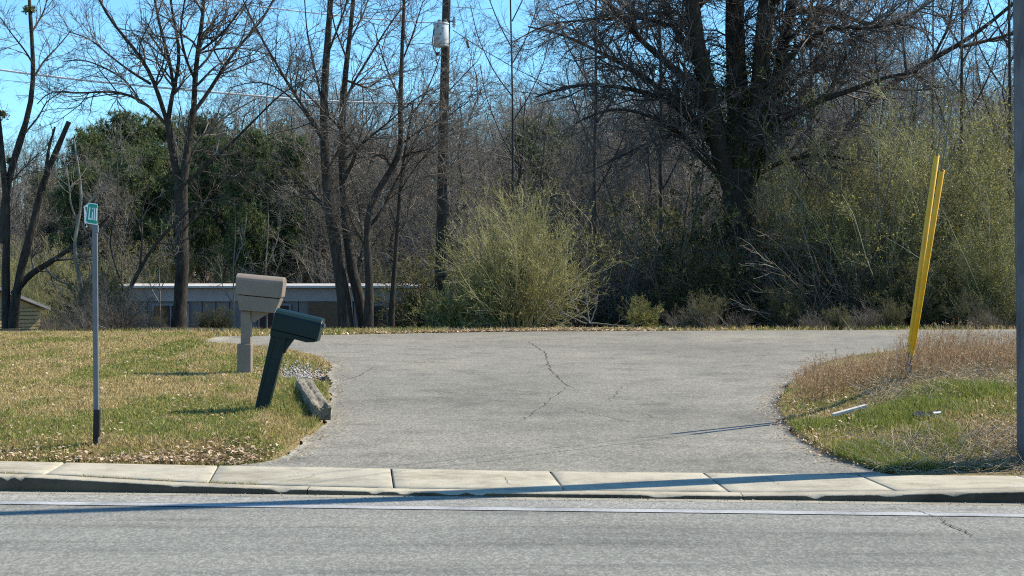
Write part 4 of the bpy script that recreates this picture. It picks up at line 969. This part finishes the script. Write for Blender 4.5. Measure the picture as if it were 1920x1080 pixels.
# ------------------------------------------------------------------ mailboxes
M['taupe'] = plain('taupe_plastic', (0.235, 0.183, 0.138), .55, .4, 0, .26, 5, .03)
M['dgreen'] = plain('dark_green_plastic', (0.004, 0.019, 0.019), .42, .25, 0, .3, 5, .03)
def rail(outline, depth, name, mat, par, bev=.008, off=0):
    m = MB(); m.prism([Vector(p) + Vector((0, off, 0)) for p in outline], (0, depth, 0)); return m.build(name, mat, par, False, bev)
b0 = hit(460, 699); Dg = b0.y
def Q(px, py): return at(px, py, Dg) - b0
tm = empty('taupe_mailbox', b0, 0, 'taupe plastic mailbox on a matching upright post set back in the lawn', 'mailbox')
sc = Dg / F
m = MB(); m.box(Q(459.5, 672) + Vector((0, 0, -.04)), (26 * sc, 26 * sc, 52 * sc + .1), bevel=.012); m.build('post_sleeve', M['taupe'], tm)
m = MB(); m.box(Q(462, 616), (18.5 * sc, 19 * sc, 66 * sc), bevel=.008); m.build('post', M['taupe'], tm)
dep = .30; hd = dep / 2
# box body: half-round top seen from the side, runs left-right
def body(tl, tr, br_, bl_, depth, name, mat, par, rtop):
    """long side outline by four corners; cross-section with a rounded top"""
    n = 9; sec = [(-depth / 2, 0)] + [(-depth / 2 * math.cos(math.pi * k / (n - 1)), 1 - rtop + rtop * math.sin(math.pi * k / (n - 1))) for k in range(n)] + [(depth / 2, 0)]
    m = MB(); rows = []
    for u in (0, 1):
        top = tl if u == 0 else tr; bot = bl_ if u == 0 else br_
        rows.append([m.bm.verts.new(bot.lerp(top, h) + Vector((0, y, 0))) for y, h in sec])
    for k in range(len(sec)): kk = (k + 1) % len(sec); m.bm.faces.new((rows[0][k], rows[1][k], rows[1][kk], rows[0][kk]))
    m.bm.faces.new(rows[0][::-1]); m.bm.faces.new(rows[1])
    return m.build(name, mat, par, False, .007)
body(Q(446, 512), Q(534, 520), Q(529, 559), Q(445, 551), .29, 'box', M['taupe'], tm, .30)
body(Q(447.5, 552), Q(529, 560), Q(517.5, 586.5), Q(452, 581), .27, 'tray', M['taupe'], tm, .02)
body(Q(531.5, 520.5), Q(535.5, 520.8), Q(531, 557), Q(527, 557), .30, 'door', M['taupe'], tm, .30)
rail([Q(472, 583), Q(505, 586), Q(476, 604), Q(471, 604)], .08, 'brace', M['taupe'], tm, .004, -.04)
b0 = hit(488, 770); Dg2 = b0.y
def Q2(px, py): return at(px, py, Dg2) - b0
gm = empty('green_mailbox', b0, 0, 'dark green mailbox leaning to the right on a tilted post', 'mailbox')
rail([Q2(476, 778), Q2(500, 781), Q2(541, 626), Q2(510, 626)], .125, 'post', M['dgreen'], gm, .008, -.0625)
for fx in (-.035, .035):
    pass
rail([Q2(480.5, 764), Q2(483.5, 764.5), Q2(517, 640), Q2(514, 640)], .012, 'rib', M['dgreen'], gm, .003, -.072)
rail([Q2(496, 766), Q2(499, 766.5), Q2(535.5, 640), Q2(532.5, 640)], .012, 'rib', M['dgreen'], gm, .003, -.072)
body(Q2(521, 577), Q2(606.5, 596.5), Q2(595, 636), Q2(511, 616), .24, 'box', M['dgreen'], gm, .34)
body(Q2(603.5, 596), Q2(608.5, 597.3), Q2(597, 640), Q2(592, 638), .25, 'door', M['dgreen'], gm, .34)
m = MB(); m.box(Q2(605, 611) + Vector((.012, 0, 0)), (.022, .05, .04), bevel=.004); m.build('latch', M['galv'], gm)
rail([Q2(510, 616), Q2(594, 637), Q2(592, 641), Q2(576, 641), Q2(553, 635), Q2(509, 630)], .2, 'tray', M['dgreen'], gm, .004, -.1)
rail([Q2(527, 629), Q2(553, 635), Q2(546, 644), Q2(538, 655), Q2(535, 662), Q2(524, 663), Q2(520, 655)], .07, 'brace', M['dgreen'], gm, .004, -.035)

# ------------------------------------------------------------------ timber, board, debris
def timbermat():
    m_, nt, b_ = mat_new('weathered_timber'); v = pos(nt, (1, 1, 1), world=False)
    mp = nt.nodes.new('ShaderNodeMapping'); nt.links.new(v, mp.inputs[0]); mp.inputs['Scale'].default_value = (14, 1.0, 14)
    n = noise(nt, 3.0, 6, mp.outputs[0], .7); n2 = noise(nt, 5, 4, v)
    c = mixc(nt, 1.0, ramp(nt, n, [(.3, (.06, .05, .035)), (.5, (.21, .185, .135)), (.75, (.36, .32, .24))]), ramp(nt, n2, [(.3, .7), (.7, 1.1)]), 'MULTIPLY')
    setc(nt, b_, c, .9, .2); bump(nt, b_, n, .8, .012); return m_
M['timber'] = timbermat()
e0, e1 = hit(600, 792, 12.3), hit(566, 735, 12.3)
dv = (e1 - e0); Lt = min(dv.length, 2.6); ang = math.atan2(dv.y, dv.x)
tw = .17; th = .15
m = MB(); nx, ny = 6, 26
bm = m.bm; r = bmesh.ops.create_grid(bm, x_segments=nx, y_segments=ny, size=.5)
bmesh.ops.delete(bm, geom=bm.verts[:], context='VERTS')
def tv(i, j, k):
    x = (i / nx - .5) * tw; y = j / ny * Lt; z = k / 5 * th
    edge = (i in (0, nx)) + (k in (0, 5))
    s = random.Random(i * 131 + j * 17 + k * 977)
    x += s.gauss(0, .003); z += s.gauss(0, .003)
    if edge == 2: x *= .95; z = th / 2 + (z - th / 2) * .94
    if k == 5 and j < 5 and i in (2, 3, 4): z -= .045 * (5 - j) / 5 * (1 + .3 * s.random())
    if k == 5 and i == 3: z -= .008 + .006 * s.random()
    if j == 0: y += abs(s.gauss(0, .018))
    return Vector((x, y, z))
vs = {}
def gv(i, j, k):
    if (i, j, k) not in vs: vs[(i, j, k)] = bm.verts.new(tv(i, j, k))
    return vs[(i, j, k)]
for j in range(ny):
    for i in range(nx):
        for k in (0, 5): bm.faces.new((gv(i, j, k), gv(i + 1, j, k), gv(i + 1, j + 1, k), gv(i, j + 1, k)))
    for k in range(5):
        for i in (0, nx): bm.faces.new((gv(i, j, k), gv(i, j + 1, k), gv(i, j + 1, k + 1), gv(i, j, k + 1)))
for j in (0, ny):
    for i in range(nx):
        for k in range(5): bm.faces.new((gv(i, j, k), gv(i + 1, j, k), gv(i + 1, j, k + 1), gv(i, j, k + 1)))
ti = m.build('timber', M['timber']); ti.location = (e0.x + .02, e0.y, max(e0.z, float(base(e0.y))) + .0); 
ti.rotation_euler = (math.atan2(e1.z - e0.z, Lt), 0, ang - math.pi / 2)
tag(ti, 'weathered split landscape timber lying along the driveway edge', 'timber')
M['palewood'] = plain('pale_board', (0.62, 0.56, 0.48), .7, .2, 0, .2, 20, .1)
a_, b_ = hit(1562, 787), hit(1627, 769)
d_ = b_ - a_; m = MB(); Lb = d_.length
m.prism([Vector((0, -.035, 0)), Vector((Lb * .95, -.03, 0)), Vector((Lb, .01, 0)), Vector((Lb * .93, .04, 0)), Vector((0, .035, 0))], (0, 0, .028))
o = m.build('board', M['palewood'], None, False, .004); o.location = a_ + Vector((0, 0, .03)); o.rotation_euler = (0, -math.asin(d_.z / Lb), math.atan2(d_.y, d_.x)); tag(o, 'pale broken board lying in the grass right of the driveway', 'board')
# scrap of dark sheet
c_ = hit(1742, 786); m = MB(); n = 12
vs_ = []
for k in range(n): a = 6.283 * k / n; rr = .075 * (1 + .9 * random.random()); vs_.append(Vector((math.cos(a) * rr * 1.2, math.sin(a) * rr * .8, .02 + .03 * random.random())))
m.prism(vs_, (0, 0, .008)); o = m.build('scrap', M['blackrub']); o.location = c_; o.rotation_euler = (.25, 0, 0); tag(o, 'dark crumpled scrap lying in the bright green grass', 'litter')
c_ = hit(1757, 786); m = MB()
m.prism([Vector((-.03, -.01, .05)), Vector((.02, -.02, .055)), Vector((.035, .01, .065)), Vector((.0, .02, .06)), Vector((-.03, .01, .06))], (0, .004, .004)); o = m.build('paper_scrap', M['signwhite']); o.location = c_; tag(o, 'white paper scrap on the dark crumpled scrap', 'litter')

def stick(label, pts, r0, r1, mat, cat='stick', name='stick', twigs=0):
    P_ = np.array([np.array(p) for p in pts]); q, r = resample(P_, np.linspace(r0, r1, len(P_)), 10)
    q = q + rng.normal(size=q.shape) * .006; org = q[0].copy(); sets = [(q[None], r[None], 6)]
    if twigs:
        t1, s1 = spawn(q[None], r[None], twigs, .15, .95, -.45, .6, .6, 5, .12, .03, .002); sets.append((t1, s1, 4))
        t2, s2 = spawn(t1, s1, 4, .2, .95, -.5, .6, .6, 4, .12, .03, .0015); sets.append((t2, s2, 3))
    o = tube_obj(name, sets, mat, None, org); o.location = org; return tag(o, label, cat)
h1, h2, h3 = hit(1650, 728), hit(1675, 712), hit(1690, 700)
stick('pale curved stick lying across the dry grass left of the anchor', [h1 + Vector((0, 0, .02)), h2 + Vector((0, 0, .09)), hit(1680, 700) + Vector((0, 0, .12))], .006, .003, M['bark_pale'], twigs=3)
stick('small forked pale twig standing in the green grass', [hit(1735, 770), hit(1742, 755) + Vector((0, 0, .05)), hit(1750, 740) + Vector((0, 0, .09))], .004, .002, M['bark_pale'], twigs=2)
stick('pale dead stalk leaning among the weeds by the near pole', [hit(1872, 712), at(1858, 680, 17.2), at(1840, 645, 17.2)], .004, .0025, M['bark_pale'], twigs=2)
# pale dead branches beside the bush
cb = at(1100, 612, 31.6); cb.z = Z(cb.x, 31.6)
for k, (pts, lb) in enumerate(((((1105, 606), (1100, 570), (1097, 520)), 'upright pale dead branch at the right foot of the big bush'), (((1100, 608), (1060, 590), (1020, 575)), 'pale dead branch leaning left at the foot of the big bush'), (((1108, 606), (1080, 580), (1065, 550)), 'slanting pale dead branch among the big bush stems'),
                              (((1105, 606), (1118, 580), (1120, 552)), 'pale dead branch tilting right at the foot of the big bush'), (((1110, 606), (1150, 608), (1190, 614)), 'pale dead branch lying flat on the leaves right of the big bush'))):
    stick(lb, [at(a, b, 31.5 + .1 * k) for a, b in pts], .016, .006, M['bark_pale'], 'branch', 'dead_branch', 5)
stick('bent dry stalk standing at the shrub foot beyond the driveway', [at(1592, 620, 30.8), at(1586, 605, 30.8), at(1575, 592, 30.8)], .012, .006, M['bark_pale'])
stick('pale curled twig on the green verge right of the oak gap', [at(1365, 612, 31.5), at(1352, 596, 31.5), at(1338, 585, 31.5)], .012, .006, M['bark_pale'])

# ------------------------------------------------------------------ grass, weeds, leaves, gravel
def blades(x, y, hgt, wid, lean, green, name, label, upb=1.0, mat='grass', rlo=0.0):
    N = len(x); z = zg(x, y); a = rng.uniform(0, 6.28, N); d = np.c_[np.cos(a), np.sin(a)] * (lean * rng.random(N))[:, None]
    b = rng.uniform(0, 6.28, N); w = np.c_[np.cos(b), np.sin(b), 0 * b] * (wid * .5)[:, None]
    p = np.c_[x, y, z - .005]; dirv = nrm(np.c_[d, np.full(N, upb)]); tip = p + dirv * hgt[:, None]
    mid = p + nrm(np.c_[d * .55, np.full(N, upb)]) * (hgt * .55)[:, None]
    v = np.stack([p - w, p + w, mid + w * .8, mid - w * .8, tip], 1).reshape(-1, 3); o = np.arange(N) * 5
    q = np.stack([o, o + 1, o + 2, o + 3], 1); t = np.stack([o + 3, o + 2, o + 4], 1)
    me = np_mesh(name, v, [q, t], {'green': np.repeat(green, 5), 'rnd': np.repeat(rng.uniform(rlo, 1, N), 5)})
    return tag(link(name, me, M[mat]), label, None, None, 'stuff')
def left_pts(N):
    D = 12.25 + (rng.random(N) ** 1.5) * 17.5; xlo = -.335 * D - 1.6; x = xlo + rng.random(N) * (xl(D) + .0 - xlo + .02)
    k = (D > yg(x) + 1.0 + .05 * rng.random(N)) & (x < xl(D) + .05 * rng.normal(size=N)) & ((x < -5.3) | (D < 28.6)); return x[k], D[k]
x, y = left_pts(420000)
hole = (((x + 2.6) / 0.34) ** 2 + ((y - 20.4) / 1.15) ** 2) < 1
x, y = x[~hole], y[~hole]
gn = fbm(x, y * .42, 1.25) ; gn2 = fbm(x + 31, y * .45, 3.4)
edge = np.exp(-np.maximum(xl(y) - x, 0) / .35) * ((y > 14.2) & (y < 20))
gfrac = np.clip((gn - .47) * 6.5 + (gn2 - .5) * 2.2 + .17 + edge * 1.0 - .35 * ((y < 14.6) & (gn < .52)), 0.04, 1)
green = (rng.random(len(x)) < gfrac * .85).astype(float) * rng.uniform(.6, 1, len(x))
patch = sstep((vnoise(x, y, 2.3) - .55) * 3)
h = rng.uniform(.018, .045, len(x)) * (1 + .5 * patch + edge * 1.0) * np.where(y > 22, 1.3, 1)
blades(x, y, h, rng.uniform(.004, .008, len(x)) * np.clip(y / 15, 1, 1.9), 1.8, green, 'lawn_grass', 'short half dormant lawn grass left of the driveway')
cx, cy = left_pts(150); cx = np.r_[cx, rng.normal(size=40) * .12 - 1.95 - .1]; cy = np.r_[cy, rng.uniform(15.2, 19.5, 40)]; cx[-40:] = xl(cy[-40:]) - np.abs(rng.normal(size=40)) * .3 - .12
ci = rng.integers(0, len(cx), 26000); sp = rng.uniform(.04, .13, len(cx))[ci]; x = cx[ci] + rng.normal(size=26000) * sp; y = cy[ci] + rng.normal(size=26000) * sp * 1.3; k = x < xl(y) - .03; x, y, ci = x[k], y[k], ci[k]
blades(x, y, rng.uniform(.03, .075, len(x)) * (1 + .5 * (ci > len(cx) - 41)), rng.uniform(.004, .008, len(x)), 1.3, (rng.random(len(x)) < .85) * rng.uniform(.7, 1, len(x)), 'grass_tufts', 'darker green tufts in the lawn')
def right_pts(N, lo=12.2, hi=27):
    D = lo + (rng.random(N) ** 1.4) * (hi - lo); xhi = .34 * D + 2.2; x = xr(D) + rng.random(N) * np.maximum(xhi - xr(D), .01)
    k = (D > yg(x) + 1.02) & (x > xr(D) + .05 * rng.normal(size=N)); return x[k], D[k]
x, y = right_pts(185000, 12.2, 20)
gn = fbm(x, y, 1.5)
clump = np.zeros(len(x))
for px, py, s in ((1700, 785, .38), (1640, 855, .34), (1690, 870, .3), (1770, 770, .3), (1720, 765, .3), (1660, 775, .22), (1785, 840, .22), (1840, 735, .35), (1760, 730, .28), (1520, 800, .2), (1750, 815, .25), (1580, 850, .2), (1650, 845, .25)):
    c_ = hit(px, py); clump = np.maximum(clump, np.exp(-(((x - c_.x) ** 2 + ((y - c_.y) * .7) ** 2) / (s * s))))
gfrac = np.clip((gn - .45) * 3 + .22 + clump * 1.2, .02, 1)
green = (rng.random(len(x)) < gfrac).astype(float) * rng.uniform(.6, 1, len(x))
h = rng.uniform(.02, .05, len(x)) * (1 + 1.6 * clump)
blades(x, y, h, rng.uniform(.004, .009, len(x)), 1.7 , green, 'verge_grass', 'mixed green and dead grass on the mound right of the driveway')
x, y = right_pts(120000, 12.3, 18); cl = np.zeros(len(x))
for px, py, s_ in ((1700, 785, .30), (1640, 855, .26), (1690, 872, .22), (1770, 770, .22), (1720, 765, .25), (1660, 778, .2), (1785, 845, .18), (1840, 735, .25), (1750, 815, .2), (1590, 850, .16), (1530, 800, .14)):
    c_ = hit(px, py); cl = np.maximum(cl, np.exp(-(((x - c_.x) ** 2 + ((y - c_.y) * .6) ** 2) / (s_ * s_))))
k = rng.random(len(x)) < cl * .8; x, y = x[k], y[k]
blades(x, y, rng.uniform(.04, .11, len(x)), rng.uniform(.004, .007, len(x)), .9, rng.uniform(.9, 1, len(x)), 'bright_grass', 'bright fresh green clumps on the right mound', 1.0, 'grass', .45)
# grass rim beyond the driveway
N = 26000; x = rng.uniform(-9, 14, N); y = yfar(x) + .1 + rng.random(N) * 1.4; y = np.where(x < -5.2, 28.6 + rng.random(N) * 2.2, y); k = (x < -1.2) | (rng.random(N) < .22); x, y = x[k], y[k]; N = len(x)
green = (rng.random(N) < np.clip(fbm(x, y, .6) * 2.2 - .55 - .5 * np.exp(-((x - .3) / 2.2) ** 2), 0.03, 1)).astype(float)
blades(x, y, rng.uniform(.03, .13, N), rng.uniform(.01, .018, N), 1.2, green, 'rim_grass', 'thin grass along the far edge of the driveway')
# tall dry weeds on the mound
def weeds(px0, px1, n, hts, name, label, yr, mat='weed', lean=.22):
    N = n; D = rng.uniform(*yr, N); px = rng.uniform(px0, px1, N); x = (px - HX) / F * D; ok_ = x > xr(D) + .03; x, D = x[ok_], D[ok_]; N = len(x)
    h = rng.uniform(*hts, N) * (.45 + .9 * fbm(x, D, 1.6)); k = 5
    d = np.c_[rng.normal(size=(N, 2)) * lean, np.ones(N)]; d = nrm(d); p = np.c_[x, D, zg(x, D) - .01]; out = [p]
    for _ in range(k - 1): d = nrm(d + .10 * rng.normal(size=(N, 3)) - np.array([0, 0, .03])); out.append(out[-1] + d * (h / (k - 1))[:, None])
    P = np.stack(out, 1); R = np.full((N, 1), .0022) * np.linspace(1, .5, k)[None]
    s1, r1 = spawn(P, R, 4, .25, 1, -.28, .5, .7, 3, .15, .08, .0013)
    v, q = tubes([(P, R, 3), (s1, r1, 3)])
    lv = leaves(s1, 2, .03, .2, 1, .25, .003)
    rv = np.r_[np.repeat(rng.random(N), k * 3), np.repeat(rng.random(len(s1)), 9)]
    me = np_mesh(name, np.r_[v, lv[0]], [q, lv[1] + len(v)], {'rnd': np.r_[rv, lv[2]]})
    return tag(link(name, me, M[mat]), label, None, None, 'stuff')
weeds(1690, 1960, 1000, (.12, .5), 'tall_dry_weeds', 'tall tan dry weeds on the mound beside the near pole', (16.2, 19.5))
weeds(1690, 1960, 260, (.2, .5), 'dry_weeds_behind', 'reddish dry weeds behind the yellow markers', (19.5, 25))
weeds(1490, 1720, 1100, (.08, .32), 'low_dry_weeds', 'low rusty dry weeds along the driveway bend at the right', (16.5, 21))
M['weed_grey'] = leafmat('grey_stalk', (0.27, 0.205, 0.13), (0.52, 0.43, 0.30), .1, .2, .7)
def thatch(n, pxr, pyr, name, label):
    px = rng.uniform(*pxr, n); py = rng.uniform(*pyr, n); D = np.array([hit(a, b).y for a, b in zip(px[:400], py[:400])])
    D = D[rng.integers(0, len(D), n)] + rng.normal(size=n) * .12; x = (px - HX) / F * D; k_ = (x > xr(D) + .05) & (D > yg(x) + 1.05); x, D = x[k_], D[k_]; N = len(x)
    a = rng.uniform(0, 6.28, N); d = np.c_[np.cos(a), np.sin(a), rng.normal(size=N) * .25 + .08]; L = rng.uniform(.08, .3, N)
    p = np.c_[x, D, zg(x, D) + rng.random(N) * .03]; out = [p]
    for _ in range(3): d = nrm(d + .2 * rng.normal(size=(N, 3))); out.append(out[-1] + d * (L / 3)[:, None])
    P = np.stack(out, 1); P[..., 2] = np.maximum(P[..., 2], zg(P[..., 0].ravel(), P[..., 1].ravel()).reshape(P.shape[:2]) + .003)
    v, q = tubes([(P, np.full(P.shape[:2], .0022), 3)])
    return tag(link(name, np_mesh(name, v, [q], {'rnd': np.repeat(rng.random(N), 12)}), M['weed_grey']), label, None, None, 'stuff')
thatch(2600, (1630, 1960), (820, 888), 'fallen_straw', 'matted grey straw near the foot of the near pole')
thatch(1800, (1620, 1960), (690, 735), 'fallen_stalks', 'matted grey stalks below the tall dry weeds')
# dead leaves
def scatter_leaves(x, y, size, zf, name, label, curl=.35):
    N = len(x); a = rng.uniform(0, 6.28, N); d = nrm(np.c_[np.cos(a), np.sin(a), rng.normal(size=N) * curl]); w = nrm(np.cross(d, np.c_[rng.normal(size=(N, 2)) * curl, np.ones(N)]))
    l = size * rng.uniform(.5, 1.3, N)[:, None]; p = np.c_[x, y, zf(x, y) + .012 + rng.random(N) * .02]
    v = np.stack([p - d * l * .5, p + w * l * .3 + np.array([0, 0, .006]), p + d * l * .5, p - w * l * .3 + np.array([0, 0, .006])], 1).reshape(-1, 3)
    return tag(link(name, np_mesh(name, v, [np.arange(4 * N).reshape(N, 4)], {'rnd': np.repeat(rng.random(N), 4)}), M['litter']), label, None, None, 'stuff')
x, y = left_pts(2300); n2 = 1700
s = np.where(rng.random(n2) < .45, rng.uniform(-4.6, -1.75, n2), -2.2 + .45 * rng.normal(size=n2)); t = 1.03 + np.abs(rng.normal(size=n2)) * .16 * (1 + 1.6 * np.exp(-((s + 2.1) / .5) ** 2))
x = np.r_[x, s]; y = np.r_[y, yg(s) + t]; k = x < xl(y) + .1
scatter_leaves(x[k], y[k], .045, zg, 'fallen_leaves', 'tan fallen leaves scattered over the lawn and its front edge')
x, y = right_pts(4200, 12.2, 18)
scatter_leaves(x, y, .045, zg, 'fallen_leaves', 'tan fallen leaves on the right mound')
x = rng.normal(size=7000) * 1.7 + .2; y = yfar(x) + .05 + np.abs(rng.normal(size=7000)) * .8; scatter_leaves(x, y, .07, zg, 'leaf_litter', 'brown leaf litter below the big bush')
N = 1800; yq = rng.uniform(12.4, 24, N); sd = rng.random(N) < .5; x = np.where(sd, xr(yq) - np.abs(rng.normal(size=N)) * .12, xl(yq) + rng.normal(size=N) * .13)
scatter_leaves(x, yq, .03, zdrive, 'driveway_leaves', 'crumbs and leaf bits along the driveway edges', .2)
# gravel in the broken edge
def stones(x, y, size, zf, name, label, mat):
    ic = np.array([(0, 0, 1), (.9, 0, .1), (-.4, .8, .0), (-.5, -.8, .1), (.1, .1, -.8)], float); fc = np.array([[0, 1, 2], [0, 2, 3], [0, 3, 1], [4, 2, 1], [4, 3, 2], [4, 1, 3]])
    N = len(x); s = size * rng.uniform(.5, 1.3, (N, 1, 1)); a = rng.uniform(0, 6.28, N); c_, s_ = np.cos(a), np.sin(a)
    b_ = ic[None] * (1 + .3 * rng.normal(size=(N, 5, 3))); X = b_[..., 0] * c_[:, None] - b_[..., 1] * s_[:, None]; Y = b_[..., 0] * s_[:, None] + b_[..., 1] * c_[:, None]
    v = np.stack([X, Y, b_[..., 2] * .7], -1) * s + np.c_[x, y, zf(x, y) + size * .4][:, None]
    f = (fc[None] + (np.arange(N) * 5)[:, None, None]).reshape(-1, 3)
    return tag(link(name, np_mesh(name, v.reshape(-1, 3), [f], {'rnd': np.repeat(rng.random(N), 5)}), mat), label, None, None, 'stuff')
M['stone'] = leafmat('gravel_stone', (0.10, 0.10, 0.10), (0.42, 0.40, 0.38), 0, .3, .8)
N = 1500; x = -2.68 + rng.normal(size=N) * .17; y = 20.4 + rng.normal(size=N) * .65; k = x < xl(y) - .02
stones(x[k], y[k], .022, zg, 'gravel', 'pale gravel in the washed out hollow beside the driveway', M['stone'])
N = 500; x = rng.uniform(-4.5, 5, N); y = yg(x) - np.abs(rng.normal(size=N)) * .1; stones(x, y, .006, lambda a, b: 0 * a + .004, 'grit', 'loose grit along the gutter', M['stone'])
# tufts in the sidewalk joint
N = 700; s = rng.choice([-2.28, -.93, 2.6], N) + rng.normal(size=N) * .012; t = rng.uniform(.2, 1, N)
N2 = 900; s2 = rng.uniform(-4.5, -1.2, N2); s2 = s2[fbm(s2, s2 * 0, 2.5) > .52]; 
xx_ = np.r_[s2]; tt = np.r_[.153 + rng.normal(size=len(s2)) * .004]
N = len(xx_); z = hk(xx_); a = rng.uniform(0, 6.28, N); hh = rng.uniform(.008, .03, N)
p = np.c_[xx_, yg(xx_) + tt, z - .004]; w = np.c_[np.cos(a), np.sin(a), 0 * a] * .003; tip = p + np.c_[rng.normal(size=(N, 2)) * .012, hh]
v = np.stack([p - w, p + w, tip], 1).reshape(-1, 3)
tag(link('kerb_weeds', np_mesh('kerb_weeds', v, [np.arange(3 * N).reshape(N, 3)], {'green': np.repeat(rng.random(N) * .8, 3), 'rnd': np.repeat(rng.random(N), 3)}), M['grass']), 'small weeds growing in the kerb joint', None, None, 'stuff')
